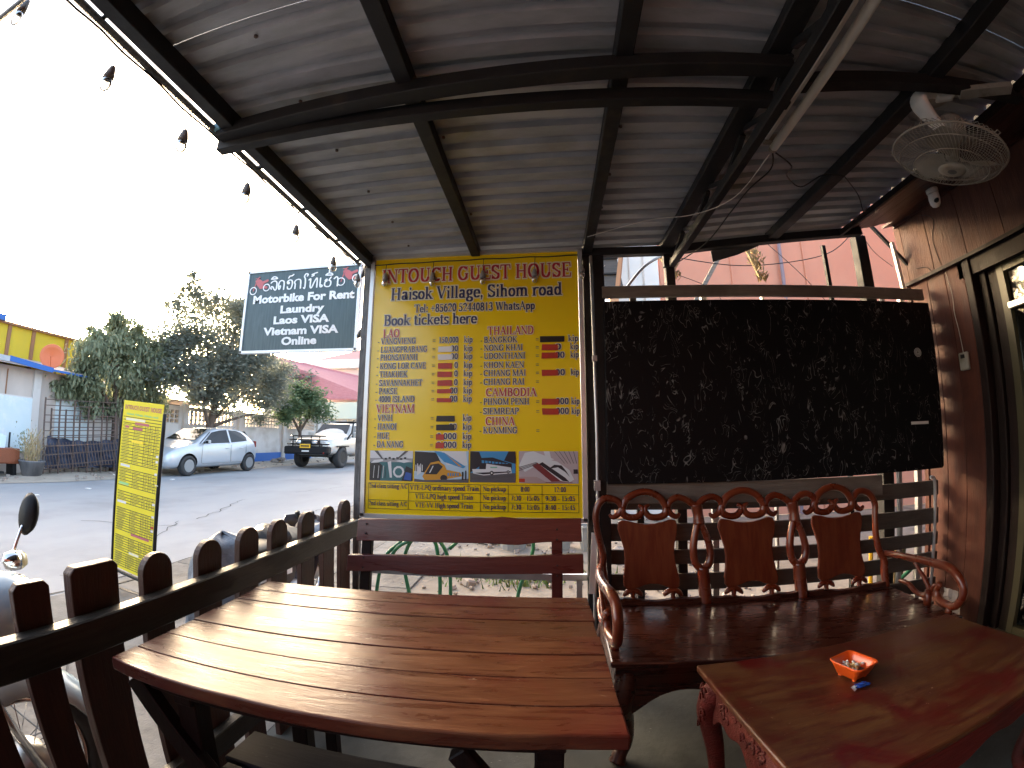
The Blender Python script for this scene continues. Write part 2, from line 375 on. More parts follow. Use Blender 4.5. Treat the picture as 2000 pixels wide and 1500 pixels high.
def grid(x0, x1, y0, y1, nx, ny, zf):
    mb = MB(); vs = [(x0 + (x1 - x0) * i / nx, y0 + (y1 - y0) * j / ny, 0) for j in range(ny + 1) for i in range(nx + 1)]
    vs = [(x, y, zf(x, y)) for x, y, _ in vs]
    mb.add(vs, [(j * (nx + 1) + i, j * (nx + 1) + i + 1, (j + 1) * (nx + 1) + i + 1, (j + 1) * (nx + 1) + i) for j in range(ny) for i in range(nx)])
    return mb
#@@SETTING
# ================================================================ setting
GZ = -0.03
def bumpz(a, s): return lambda x, y: a * (math.sin(x * s * 1.3 + y * s * .7) + math.sin(x * s * .5 - y * s * 1.7 + 1.3)) * .5
struct(grid(-400, 300, -300, 400, 8, 8, lambda x, y: GZ - .03).build('ground', m_dirt))
struct(grid(-10.9, -3.5, -60, 130, 6, 60, lambda x, y: GZ).build('road', m_asph))
struct(grid(-13.4, -10.9, -10, 60, 14, 160, lambda x, y: GZ + .006 + (.035 + bumpz(.035, 2.2)(x, y)) * min(1, (-10.9 - x) / .8)).build('verge', m_dirt))
pv = MB()
struct(grid(-1.13, 60, 2.34, 60, 40, 50, lambda x, y: GZ + .008 + .012 * math.sin(x * 3 + y) * math.sin(y * 2.2)).build('yard', m_sand))
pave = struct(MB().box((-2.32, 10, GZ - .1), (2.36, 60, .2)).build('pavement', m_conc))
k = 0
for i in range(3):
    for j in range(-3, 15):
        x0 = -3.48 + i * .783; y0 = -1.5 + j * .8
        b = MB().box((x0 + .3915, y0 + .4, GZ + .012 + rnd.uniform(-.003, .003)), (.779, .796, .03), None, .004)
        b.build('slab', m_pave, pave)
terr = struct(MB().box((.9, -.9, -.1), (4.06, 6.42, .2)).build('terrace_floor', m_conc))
# loose debris and dust on the verge
deb = MB()
for i in range(260):
    x = rnd.uniform(-13.2, -10.9); y = rnd.uniform(4.5, 30); r = rnd.uniform(.012, .05)
    deb.box((x, y, GZ + .05), (r * 2, r * 1.6, r), Matrix.Rotation(rnd.uniform(0, 3), 3, 'Z'))
deb.build('rubble', m_rock, kind='stuff')
deb = MB()
for i in range(420):
    x = rnd.uniform(-1.6, 1.9); y = rnd.uniform(2.6, 6.5); r = rnd.uniform(.008, .03) * (1 + (rnd.random() > .93) * 1.5)
    deb.box((x, y, GZ + .02), (r * 2, r * 1.6, r * 1.2), Matrix.Rotation(rnd.uniform(0, 3), 3, 'Z') @ Matrix.Rotation(rnd.uniform(0, 1), 3, 'X'), r * .3)
deb.build('yard_stones', m_rock, kind='stuff')
gr = MB()
for cx, cy, n, rr in ((-.75, 3.85, 260, .35), (-.25, 3.75, 300, .35), (.35, 3.9, 60, .25), (-.75, 5.0, 120, .2), (1.1, 5.4, 100, .3)):
    for i in range(n):
        x = rnd.gauss(cx, rr * .55); y = rnd.gauss(cy, rr * .4); a = rnd.uniform(0, 6.28); h = rnd.uniform(.03, .10); l = rnd.uniform(.01, .06); w = rnd.uniform(.006, .015)
        dx, dy = math.cos(a), math.sin(a)
        gr.add([(x - dy * w, y + dx * w, GZ), (x + dy * w, y - dx * w, GZ), (x + dx * l, y + dy * l, GZ + h)], [(0, 1, 2)])
gr.build('weeds', m_grass, kind='stuff')
# litter scraps on the road
for (x, y, w_) in ((-9.9, 9.2, 'beside the front wheel of the silver car'), (-10.2, 8.6, 'on the road just before the silver car'), (-9.4, 6.4, 'on the road in line with the plant pot'), (-8.9, 4.9, 'on the road nearest the left edge')):
    tag(MB().box((x, y, GZ + .012), (.12, .07, .02), Matrix.Rotation(x * 3, 3, 'Z'), .005).build('paper_scrap', m_patchwhite),
        'small white paper scrap ' + w_, 'litter', 'paper scraps on the road')

# ================================================================ terrace roof
YW = 2.15
def corr(y, base, amp=.009, per=.088):
    t = (y / per) % 1.0
    k = 0 if t < .52 else (1 if .64 < t < .88 else ((t - .52) / .12 if t <= .64 else 1 - (t - .88) / .12))
    return base + amp * 2 * k
roof = thing('terrace_roof', 'low corrugated metal lean-to roof with black steel frame over the terrace', 'roof', (0, 0, 2.2))
def sheet(x0, x1, y0, y1, zf, name='roof_sheet'):
    mb = MB(); ys = []; y = y0; per = .088
    while y < y1 - 1e-6: 
        ys.append(y); t = (y / per) % 1.0
        nx = min([q for q in (.52, .64, .88, 1.0) if q > t + 1e-4] or [1.52]); y += (nx - t) * per
    ys.append(y1); nx = 5; vs = []
    for th in (0, .0016):
        for yy in ys:
            for i in range(nx + 1):
                x = x0 + (x1 - x0) * i / nx; vs.append((x, yy, corr(yy, zf(x)) + th + .002 * math.sin(x * 4 + yy * 2)))
    n = len(ys) * (nx + 1); fs = []
    for h in (0, n):
        for j in range(len(ys) - 1):
            for i in range(nx): fs.append((h + j * (nx + 1) + i, h + j * (nx + 1) + i + 1, h + (j + 1) * (nx + 1) + i + 1, h + (j + 1) * (nx + 1) + i))
    mb.add(vs, fs); return mb
ZL = lambda x: 2.268 + (x + 1.05) * .014
ZR = lambda x: 2.292 + (x - .62) * .118
yy = -2.2; i = 0
while yy < 2.2:
    y1 = min(yy + .715, 2.2)
    sheet(-1.075, .74, yy, y1, lambda x, i=i: ZL(x) + .002 * (i % 2)).build('roof_sheet', m_roof, roof)
    sheet(.64, 1.76, yy, y1, lambda x, i=i: ZR(x) - .012 + .002 * (i % 2)).build('roof_sheet', m_roof, roof)
    yy = y1; i += 1
def beam(name, p, q, w, h, m=m_steelblk, par=roof): return MB().bar(p, q, w, h, ch=.003).build(name, m, par)
beam('purlin', (-.40, -2.2, 2.252), (-.40, 2.18, 2.252), .05, .05)
beam('purlin', (.222, -2.2, 2.258), (.222, 2.18, 2.258), .05, .05)
beam('purlin', (1.275, -2.2, 2.335), (1.275, 2.18, 2.335), .06, .05)
beam('purlin', (.66, -2.2, 2.268), (.66, 2.2, 2.268), .07, .035)
beam('edge_beam', (-1.03, -2.2, 2.238), (-1.03, 2.2, 2.238), .05, .06)
beam('end_beam', (-1.05, 2.17, 2.222), (.70, 2.17, 2.245), .045, .045)
beam('end_beam', (.70, 2.17, 2.248), (1.86, 2.17, 2.388), .045, .045)
beam('rafter', (-1.08, 1.0, 2.212), (.70, .905, 2.225), .05, .045)
beam('rafter', (-1.10, 1.03, 2.185), (.735, 1.015, 2.200), .035, .045)
beam('rafter', (.78, .99, 2.255), (1.74, .86, 2.35), .05, .045)
beam('rafter', (-1.12, -.7, 2.208), (.70, -.7, 2.225), .05, .045)
# lattice girder
beam('girder_chord', (.688, -2.2, 2.165), (.688, 2.17, 2.165), .035, .035)
g = MB(); yk = -2.0
while yk < 2.1:
    g.bar((.69, yk, 2.25), (.688, yk + .16, 2.175), .02, .02); g.bar((.688, yk + .17, 2.175), (.69, yk + .33, 2.25), .02, .02); yk += .36
g.build('girder_web', m_steelblk, roof, kind='stuff')
MB().box((.66, 2.185, 2.20), (.03, .03, .09)).build('bracket', m_steelblk, roof)
# gutter-side tube carrying the bulbs
MB().tube([(-1.09, -2.2, 2.222), (-1.09, 2.13, 2.218)], .011, 8).build('edge_tube', m_postpaint, roof)
tb = MB()
for yk in (-1.5, -.4, .45, .98, 1.22, 1.54, 1.85, 2.1): tb.bar((-1.095, yk, 2.225), (-1.04, yk, 2.238), .012, .012)
tb.build('tube_tie', m_steelblk, roof, kind='stuff')
MB().box((-1.085, .99, 2.225), (.05, .045, .03), None, .004).build('bracket', mat('blue_tape', (.16, .36, .44), rough=.5), roof)
# outrigger bar seen in the corner of the sky
tag(MB().tube([(-1.44, .222, 2.27), (-1.24, .236, 2.25), (-1.05, .25, 2.24)], .012, 8).build('outrigger_bar', m_postpaint), 'short grey outrigger bar against the sky at the near roof edge', 'bar')
# torn dark sheet flap hanging below the end beam
tag(MB().prism([(.93, 2.19), (.925, 2.255), (1.0, 2.285), (1.22, 2.33), (1.21, 2.29), (1.08, 2.235)], lambda a, b, t: (a, t, b), 2.20, 2.204).build('sheet_flap', mat('dark_flap', (.06, .06, .06), (.09, .09, .09), rough=.7)), 'torn dark grey sheet flap hanging under the far roof beam', 'flap')

# posts
def post(x, y, w, d, z1, m, label, z0=0.0, name='steel_post', lean=(0, 0)):
    o = MB().bar((x + lean[0], y + lean[1], z0), (x, y, z1), w, d, ch=.003).build(name, m); return tag(o, label, 'post')
post(-1.045, 2.165, .035, .035, 2.2, m_postpaint, 'worn grey steel corner post between the picket fence and the yellow ticket board', GZ, lean=(.0, 0))
post(.252, 2.185, .118, .05, 2.23, m_steelblk, 'black steel post between the yellow ticket board and the black marble panel')
post(.69, 2.235, .05, .05, 2.27, m_steelblk, 'black steel post under the lattice girder behind the marble panel')
post(1.91, 2.26, .075, .06, 2.40, m_steelblk, 'thick dark post behind the right end of the carved settee back')
cd = thing('conduit_pipe', 'thin grey conduit pipe running down the black post beside the yellow board', 'pipe', (.236, 2.12, 0))
MB().tube([(.236, 2.12, 2.2), (.242, 2.12, 1.2), (.236, 2.12, .62), (.222, 2.12, .45), (.222, 2.12, .02)], .0085, 8).build('pipe', m_galv, cd, smooth=True)
MB().box((.240, 2.12, 1.63), (.024, .024, .03)).build('clip', m_galv, cd); MB().box((.238, 2.12, .98), (.03, .03, .05)).build('clip', m_galv, cd)
tg = thing('measuring_strip', 'white strip with black digits hanging on the conduit beside the settee arm', 'strip', (.21, 2.10, .6))
MB().box((.212, 2.098, .60), (.030, .004, .30), Matrix.Rotation(.05, 3, 'Y')).build('strip', m_white, tg)

# ================================================================ end wall: plank rails, slats, marble panel
def plankbox(name, x0, x1, y, z0, z1, d, m, par=None, ch=.003, dz=0):
    return MB().bar((x0, y, (z0 + z1) / 2), (x1, y, (z0 + z1) / 2 + dz), d, z1 - z0, ch=ch).build(name, m, par)
sc = thing('slatted_screen', 'open screen of grey horizontal boards with vertical steel posts behind the carved settee', 'screen', (1.2, 2.2, 0))
plankbox('top_board', .295, 2.235, 2.165, 1.972, 2.038, .022, m_plank, sc, dz=.004)
plankbox('wide_board', .29, 1.80, 2.163, .885, .995, .02, m_plank, sc, dz=-.004)
for z0, z1 in ((.845, .93), (.685, .775), (.565, .64), (.43, .515), (.29, .37), (.14, .22)):
    plankbox('board', .26, 2.245, 2.205 + rnd.uniform(-.002, .002), z0, z1, .018, m_slat, sc, dz=rnd.uniform(-.006, .006))
for z0 in (1.12, 1.27, 1.42, 1.57, 1.72, 1.85):
    plankbox('board', 1.2, 2.245, 2.205, z0, z0 + .08, .018, m_slat, sc)
for x, w, m in ((.475, .035, m_steelblk), (.87, .032, m_galv), (1.21, .012, m_galv), (1.985, .02, m_galv), (2.125, .035, m_galv)):
    MB().box((x, 2.235, 1.0), (w, .025, 2.0)).build('upright', m, sc)
b = thing('marble_panel', 'big black marble-look panel with white flecks mounted above the settee', 'panel', (1.26, 2.14, 1.465))
pan = MB().prism([(.292, .985), (2.212, 1.006), (2.222, 1.02), (2.232, 1.95), (.300, 1.942)], lambda a, c, t: (a, t, c), 2.128, 2.15).build('board', m_marble, b, bevel=.002)
st = MB(); R = Matrix.Rotation(PI / 2, 3, 'X')
st.lathe([(0, 0), (.026, 0)], (2.09, 2.1262, 1.655), R, 24); st.build('round_sticker', mat('grey_sticker', (.16, .16, .16), rough=.5), b)
for r0 in (.024, .016, .009):
    MB().tube([(2.09 + r0 * math.cos(t * PI / 12), 2.1255, 1.655 + r0 * math.sin(t * PI / 12)) for t in range(24)], .0012, 4, True).build('sticker_ring', m_patchwhite, b)
MB().box((2.055, 2.1265, 1.262), (.125, .002, .016), Matrix.Rotation(.0, 3, 'Y')).build('sticker_strip', m_patchwhite, b)
# rail behind the far bench and the green hoops
rl = thing('low_side_rail', 'low grey rail across the gap under the yellow ticket board', 'rail', (-.4, 2.2, .5))
MB().bar((-1.03, 2.2, .497), (.19, 2.2, .500), .03, .032).build('bar', m_galv, rl)
for x in (-1.0, .15): MB().box((x, 2.2, .24), (.03, .03, .5)).build('leg', m_galv, rl)

# ================================================================ building side wall
bw = thing('guesthouse_wall', 'dark red timber guesthouse wall with panelled fascia on the terrace side', 'wall', (2.3, 0, 0))
fp = MB(); 
ys = [2.285, 2.06, 1.80, 1.52, 1.2, .85, .45, .0, -.6, -1.3, -2.2]
for i in range(len(ys) - 1):
    MB().box((2.275, (ys[i] + ys[i + 1]) / 2, 2.315), (.03, abs(ys[i] - ys[i + 1]) - .002, .41), None, .002).build('fascia_board', m_fascia, bw)
MB().bar((2.252, 2.30, 2.113), (2.252, -2.2, 2.113), .028, .02).build('bottom_moulding', m_darkwood, bw)
MB().bar((2.250, 2.30, 2.515), (2.250, -2.2, 2.515), .022, .028).build('top_moulding', m_soffit, bw)
MB().bar((2.268, 2.295, 2.53), (2.268, 2.295, 2.10), .02, .05).build('end_moulding', m_fascia, bw)
for y in (1.935, 2.075, 2.215):
    MB().box((2.285, y, 1.13), (.03, .138, 1.95), None, .002).build('wall_board', m_redwall, bw)
MB().box((2.36, 2.32, 1.25), (.17, .03, 2.5)).build('corner_board', m_redwall, bw)
MB().box((2.30, 1.83, 1.13), (.09, .05, 1.97), None, .004).build('jamb', m_darkwood, bw)
MB().box((2.33, 1.775, 1.13), (.05, .05, 1.97), None, .004).build('jamb', m_darkwood, bw)
MB().box((2.34, 1.71, 1.13), (.03, .07, 1.97), None, .004).build('jamb', m_darkwood, bw)
MB().box((2.31, -.3, 2.06), (.08, 4.4, .09)).build('lintel', m_darkwood, bw)
MB().box((2.33, -1.5, 1.2), (.06, 1.6, 2.2)).build('wall_panel', m_redwall, bw)
dr = thing('glass_door', 'olive framed glass door with a transom pane at the right edge of the terrace', 'door', (2.34, 1.2, .17))
fr = MB(); 
for y in (1.655, .62): fr.box((2.335, y, 1.10), (.04, .045, 1.86))
for z in (.19, 1.80, 2.0): fr.box((2.3352, 1.1375, z), (.036, .99, .04))
fr.build('frame', m_olive, dr)
MB().box((2.318, 1.14, 1.80), (.03, 1.0, .035), None, .004).build('transom_bar', m_alu, dr)
gl_door = glass('door_glass', (.35, .38, .38), .10, .9)
MB().box((2.345, 1.1375, 1.0), (.006, .98, 1.56)).build('pane', gl_door, dr)
MB().box((2.345, 1.1375, 1.9), (.006, .98, .155)).build('pane', gl_door, dr)
MB().box((2.3485, 1.14, 1.895), (.001, .9, .11)).build('painted_sky_reflection', m_white, dr)  # white sheet added behind the transom pane, stands in for reflected bright sky
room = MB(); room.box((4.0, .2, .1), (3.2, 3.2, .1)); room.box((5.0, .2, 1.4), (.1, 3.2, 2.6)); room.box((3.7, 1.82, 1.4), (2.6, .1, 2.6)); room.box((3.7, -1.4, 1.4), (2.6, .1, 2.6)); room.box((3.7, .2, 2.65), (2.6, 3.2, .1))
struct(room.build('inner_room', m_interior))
struct(MB().box((2.78, -.3, .085), (1.06, 5.25, .17), None, .006).build('door_step', m_conc))
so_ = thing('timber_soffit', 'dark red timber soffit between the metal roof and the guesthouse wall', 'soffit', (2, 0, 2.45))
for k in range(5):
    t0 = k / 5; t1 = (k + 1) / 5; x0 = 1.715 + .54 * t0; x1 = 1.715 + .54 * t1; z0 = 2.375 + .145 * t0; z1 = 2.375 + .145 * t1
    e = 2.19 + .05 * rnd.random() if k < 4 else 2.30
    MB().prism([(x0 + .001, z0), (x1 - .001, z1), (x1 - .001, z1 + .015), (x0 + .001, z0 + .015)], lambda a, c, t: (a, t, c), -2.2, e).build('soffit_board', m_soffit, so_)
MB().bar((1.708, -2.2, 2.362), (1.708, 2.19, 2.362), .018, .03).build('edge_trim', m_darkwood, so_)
struct(MB().box((3.4, -.3, 2.72), (2.4, 5.2, .1)).build('building_ceiling', m_interior))
# back and rear surroundings so that the terrace is enclosed like the real one
struct(MB().box((1.0, -4.1, 1.6), (7, .1, 3.4)).build('rear_wall', m_redwall))

# diagonal strut and pvc pipe by the corner
tag(MB().bar((2.03, 2.30, 2.545), (2.325, 2.26, 2.165), .018, .018).build('diagonal_strut', m_steelblk), 'dark diagonal strut crossing the pink wall beside the lit fascia', 'strut')
tag(MB().bar((2.168, 2.262, 2.38), (2.19, 2.262, 2.03), .022, .02).build('pvc_strip', m_white), 'short white strip standing beside the lit end of the fascia', 'strip')
sb = thing('switch_box', 'cream switch box with a thin wire on the red wooden wall', 'switch', (2.262, 1.95, 1.574))
MB().box((2.258, 1.95, 1.574), (.022, .062, .095), None, .006).build('housing', m_dustywhite, sb, bevel=.004)
MB().box((2.244, 1.95, 1.60), (.006, .026, .02), None, .002).build('label_window', m_blackpl, sb)
MB().tube(cat_rom([(2.262, 1.955, 1.62), (2.263, 1.965, 1.75), (2.262, 1.975, 1.85), (2.263, 1.968, 1.95), (2.262, 1.985, 2.09)], 4), .0018, 5).build('wire', m_wirew, sb)
cc = thing('security_camera', 'small white dome security camera under the dark red soffit', 'camera', (2.06, 1.76, 2.47))
MB().lathe([(0, .0), (.03, 0), (.034, .01), (.034, .03), (0, .03)], (2.06, 1.76, 2.436), None, 20).build('base', m_white, cc, smooth=True)
R = Matrix.Rotation(math.radians(200), 3, 'X') @ Matrix.Rotation(.3, 3, 'Y')
MB().lathe([(.0, .05), (.018, .045), (.028, .03), (.032, .0), (.030, -.03), (.024, -.034), (0, -.034)], (2.055, 1.755, 2.405), R, 20).build('shell', m_white, cc, smooth=True)
MB().lathe([(0, .012), (.012, .008), (.016, 0), (.0, 0)], (2.045, 1.735, 2.385), Matrix.Rotation(math.radians(150), 3, 'X'), 16).build('lens', m_blackpl, cc, smooth=True)

# fine cracks and stains on the road and pavement, screws and stains under the roof
cr_ = MB()
for (x, y, a0, L_) in ((-3.49, -2, PI / 2, 16), (-4.3, 3.6, 2.2, 1.6), (-4.0, 2.4, 1.1, 1.1), (-5.1, 5.2, 1.9, 2.2), (-3.9, 6.5, 1.3, 1.5), (-6.2, 4.1, .4, 1.4), (-2.6, 2.0, .3, .8), (-2.2, 1.3, 2.6, .7), (-1.8, 3.2, 1.9, .9), (-5.6, 8.5, 1.2, 2.4)):
    p = Vector((x, y)); a = a0; d = 0; pts = [p.copy()]
    while d < L_:
        st_ = .12; a = a0 + rnd.uniform(-.5, .5) * (.25 if L_ > 5 else 1); p = p + Vector((math.cos(a), math.sin(a))) * st_; pts.append(p.copy()); d += st_
    for q0, q1 in zip(pts, pts[1:]):
        t = (q1 - q0).normalized(); w = rnd.uniform(.004, .009) * (1.6 if L_ > 5 else 1); n2 = Vector((-t.y, t.x)) * w; z = GZ + (.034 if q0.x > -3.46 else .005)
        cr_.add([(q0.x - n2.x, q0.y - n2.y, z), (q1.x - n2.x, q1.y - n2.y, z), (q1.x + n2.x, q1.y + n2.y, z), (q0.x + n2.x, q0.y + n2.y, z)], [(0, 1, 2, 3)])
cr_.build('road_cracks', mat('crack_dark', (.07, .065, .06), rough=.9), kind='stuff')
sw = MB()
for x, zf in ((-.40, ZL), (.222, ZL), (1.275, ZR), (-.8, ZL), (.95, ZR)):
    y = -.6
    while y < 2.15:
        if rnd.random() > .25: sw.lathe([(0, -.004), (.006, -.003), (.006, .003), (0, .003)], (x + rnd.uniform(.03, .045), y + rnd.uniform(-.01, .01), zf(x) - .004), None, 6)
        y += .264
sw.build('screw_tips', m_rust, roof, kind='stuff')
# ================================================================ picket fence
pf = thing('picket_fence', 'dark wooden picket fence with round headed pickets and a top rail beside the table', 'fence', (-1.07, 1.3, 0))
MB().bar((-1.043, -1.2, .745), (-1.043, 2.15, .735), .045, .088, ch=.004).build('rail', m_rail, pf)
MB().bar((-1.043, -1.2, .22), (-1.043, 2.15, .22), .04, .08, ch=.004).build('rail', m_rail, pf)
def picket_mesh(w, h, round_):
    mb = MB(); r = w / 2
    if round_: top = [(r * math.cos(a), h - r + r * math.sin(a)) for a in [PI * k / 12 for k in range(13)]]
    else: c = .014; top = [(r, h - c), (r - c, h), (-r + c, h), (-r, h - c)]
    pts = [(r, 0)] + top + [(-r, 0)]
    mb.prism(pts, lambda a, c, t: (t, a, c), -.012, .012); return mb
proto = None
for k, y in enumerate([-.95, -.75, -.55, -.35, -.15, .06, .26, .552, .949, 1.139, 1.33, 1.523, 1.732, 1.912, 2.085]):
    round_ = y > .8 or y < -.3
    if y == .26: continue
    o = picket_mesh(.104 if round_ else .100, .915 + rnd.uniform(-.004, .004), round_).build('picket', m_picket, pf, bevel=.0025)
    o.location = Vector((-1.078, y, GZ)) - pf.location; o.rotation_euler = (rnd.uniform(-.012, .012), 0, 0)
    me = o.data
    me.transform(Matrix.Translation(pf.location))
for y in (.36,):
    o = picket_mesh(.10, .915, False).build('picket', m_picket, pf, bevel=.0025); o.data.transform(Matrix.Translation(pf.location)); o.location = Vector((-1.078, y, GZ)) - pf.location
wp = picket_mesh(.142, .925, False).build('fence_post', m_picket, None, bevel=.004); wp.data.transform(Matrix.Scale(1.5, 4, (1, 0, 0)))
wp.parent = pf; wp.location = Vector((-1.090, .744, GZ)) - pf.location

# ================================================================ plank table
T0 = .0297
tb = thing('plank_table', 'long reddish brown plank table with glossy worn top beside the fence', 'table', (-.36, 1.01, 0), T0)
wd = [.092, .098, .098, .092, .092, .086, .084]; y = -.337 - .001
TL, TR = -.585, .483
for k, w in enumerate(wd):
    mb = MB(); n = 10; wob = [rnd.uniform(-.0015, .0015) for _ in range(n + 1)]
    top = []; x0 = TL + rnd.uniform(-.003, .003); x1 = TR + rnd.uniform(-.003, .003)
    a0, b0 = y + .0013, y + w - .0013; z0, z1 = .690, .720 + rnd.uniform(-.0012, .0012)
    if k == 0:   # near edge runs at a slight angle to the seams
        a = [(x0 + .02, a0 + .006)]
        prof = [(x0, a0 + .012)] + [(x0 + .05 + (x1 - x0 - .05) * i / n, a0 + wob[i] * 2 + .004) for i in range(n + 1)] + [(x1, b0), (x0, b0)]
    elif k == 6: prof = [(x0, a0), (x1, a0)] + [(x1 - (x1 - x0) * i / n, b0 + wob[i]) for i in range(n + 1)]
    else: prof = [(x0, a0), (x1, a0), (x1, b0), (x0, b0)]
    mb.prism(prof, lambda p, q, t: (p, q, t), z0, z1)
    mb.build('plank', m_table, tb, W=False, bevel=.0016 if k else .004); y += w
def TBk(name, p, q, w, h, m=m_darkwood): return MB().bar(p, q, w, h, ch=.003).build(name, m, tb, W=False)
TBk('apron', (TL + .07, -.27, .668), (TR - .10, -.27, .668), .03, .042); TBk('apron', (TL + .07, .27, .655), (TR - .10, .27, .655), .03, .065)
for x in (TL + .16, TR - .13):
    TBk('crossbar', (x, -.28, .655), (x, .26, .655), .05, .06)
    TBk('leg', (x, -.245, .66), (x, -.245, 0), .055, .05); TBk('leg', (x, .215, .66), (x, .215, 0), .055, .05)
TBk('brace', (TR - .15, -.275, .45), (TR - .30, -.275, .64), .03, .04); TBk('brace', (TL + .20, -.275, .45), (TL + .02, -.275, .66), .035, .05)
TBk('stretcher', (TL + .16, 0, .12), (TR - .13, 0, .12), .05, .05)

# benches
fb = thing('far_bench', 'red brown bench with two wavy edged back boards under the yellow board', 'bench', (-.36, 1.6, 0))
def wavy(x0, x1, zt, zb, y, wt, wbm, name, par, tilt=0):
    n = 26; P = []
    for i in range(n + 1):
        t = i / n; x = x0 + (x1 - x0) * t; P.append((x, zt(t) ))
    for i in range(n + 1):
        t = 1 - i / n; x = x0 + (x1 - x0) * t; P.append((x, zb(t)))
    return MB().prism(P, lambda a, c, t: (a, y + t + (c - .75) * .18, c), -.011, .011).build(name, m_benchp, par, bevel=.003)
gs = lambda t, c, s: math.exp(-((t - c) / s) ** 2)
wavy(-.845, .130, lambda t: .857 + .026 * t + .006 * gs(t, .55, .06) + .009 * gs(t, .66, .05) - .002 * gs(t, .6, .02), lambda t: .766 + .024 * t - .010 * gs(t, .72, .08) + .002 * math.sin(9 * t), 1.75, 0, 0, 'back_board', fb)
wavy(-.876, .135, lambda t: .706 + .036 * t + .003 * math.sin(8 * t), lambda t: .640 + .030 * t + .008 * gs(t, .19, .07) - .008 * gs(t, .4, .1), 1.745, 0, 0, 'back_board', fb)
for x, m in ((-.80, m_darkwood), (.028, m_benchp)):
    MB().bar((x, 1.685, .02), (x, 1.775, .84), .045, .03, ch=.003).build('back_post', m, fb)
    MB().bar((x, 1.42, .0), (x, 1.42, .42), .045, .04, ch=.003).build('leg', m, fb); MB().bar((x, 1.40, .405), (x, 1.72, .405), .04, .04, ch=.003).build('seat_rail', m, fb)
MB().bar((-.86, 1.47, .44), (.12, 1.48, .44), .14, .028, ch=.004).build('seat_board', m_benchp, fb); MB().bar((-.86, 1.62, .44), (.12, 1.63, .44), .13, .028, ch=.004).build('seat_board', m_benchp, fb)
for x in (-.80, .028):
    for z in (.80, .84, .66, .70):
        MB().box((x, 1.733 + (z - .75) * .18, z), (.006, .006, .006), Matrix.Rotation(.7, 3, 'Y')).build('nail', m_steelblk, fb)
nb = thing('near_bench', 'dark bluish bench board under the near edge of the plank table', 'bench', (-.3, .8, 0))
MB().bar((-.762, .872, .425), (.25, .845, .425), .125, .03, ch=.004).build('seat_board', m_nearbench, nb)
MB().bar((-.745, .735, .424), (.25, .708, .424), .125, .03, ch=.004).build('seat_board', m_nearbench, nb)
for x in (-.68, .13):
    MB().bar((x, .67, .39), (x, .90, .39), .05, .045, ch=.003).build('seat_rail', m_darkwood, nb)
    for yy2 in (.70, .88): MB().bar((x, yy2, .0), (x, yy2, .37), .045, .045, ch=.003).build('leg', m_darkwood, nb)

# ================================================================ carved settee
se = thing('carved_settee', 'glossy carved reddish wood settee with three vase shaped back panels and scrolled arms', 'settee', (.98, 1.8, 0))
YB = 2.075
def lean(z): return YB + (z - .65) * .10
def path(pts, r, name, flat=1.0, n=5, par=se, rs=None, m=m_settee, prop=None):
    P = cat_rom([(a, lean(c) if prop is None else prop, c) for a, c in pts], n)
    mb = MB(); rr = r
    if rs: rr = [np.interp(i / (len(P) - 1), [q / (len(rs) - 1) for q in range(len(rs))], rs) for i in range(len(P))]
    rr = [q * 1.13 for q in rr] if isinstance(rr, list) else rr * 1.13
    mb.tube(P, rr, 10); return mb.build(name, m, par, smooth=True)
path([(.262, .411), (.262, .50), (.254, .596), (.258, .646), (.243, .711), (.229, .78), (.227, .84), (.241, .889), (.271, .917), (.306, .917), (.341, .902), (.356, .872)], .0125, 'back_stile', rs=[.019, .018, .015, .014, .016, .016, .015])
path([(1.745, .42), (1.735, .50), (1.734, .563), (1.703, .623), (1.690, .705), (1.694, .795), (1.698, .851), (1.675, .897), (1.64, .918), (1.60, .918), (1.572, .896), (1.560, .872)], .0125, 'back_stile', rs=[.019, .018, .015, .014, .016, .016, .015])
panel = [(.334, .805), (.354, .815), (.389, .81), (.424, .80), (.464, .795), (.509, .797), (.549, .805), (.59, .817), (.615, .814), (.624, .789), (.619, .749), (.608, .709), (.602, .66), (.607, .61), (.617, .57), (.627, .529), (.622, .499), (.602, .490), (.576, .493), (.556, .50), (.526, .511), (.486, .514), (.456, .509), (.426, .497), (.396, .489), (.371, .487), (.354, .502), (.352, .542), (.359, .582), (.362, .632), (.358, .681), (.343, .731), (.331, .771)]
for q, dx in enumerate((0, .494, .985)):
    t = lambda L_, dx=dx: [(a + dx, c) for a, c in L_]
    path(t([(.358, .872), (.376, .91), (.417, .938), (.467, .950), (.517, .940), (.552, .914), (.576, .872)]), .0165, 'crest_arch')
    path(t([(.358, .885), (.360, .845), (.390, .828), (.43, .83), (.455, .855), (.451, .876), (.434, .884)]), .012, 'scroll', rs=[.015, .016, .015, .014, .012, .007])
    path(t([(.573, .885), (.568, .845), (.538, .828), (.493, .83), (.470, .855), (.474, .876), (.492, .886)]), .012, 'scroll', rs=[.015, .016, .015, .014, .012, .007])
    path(t([(.356, .88), (.34, .845), (.31, .828), (.293, .842)]), .010, 'scroll', rs=[.014, .013, .011, .006]); path(t([(.580, .88), (.594, .845), (.622, .829), (.640, .845)]), .010, 'scroll', rs=[.014, .013, .011, .006])
    mb = MB().prism(t(panel), lambda a, c, s: (a, lean(c) + s, c), -.009, .009); mb.build('back_panel', m_panel, se, bevel=.005, smooth=False)
    for sx in (.398, .592):
        path(t([(sx - .045, .455), (sx - .034, .468), (sx - .020, .478), (sx, .480), (sx + .020, .478), (sx + .034, .468), (sx + .045, .455)]), .009, 'bracket_scroll', rs=[.004, .011, .012, .012, .012, .011, .004])
        path(t([(sx, .482), (sx, .455), (sx + .002, .415)]), .012, 'bracket_stem', rs=[.013, .010, .016])
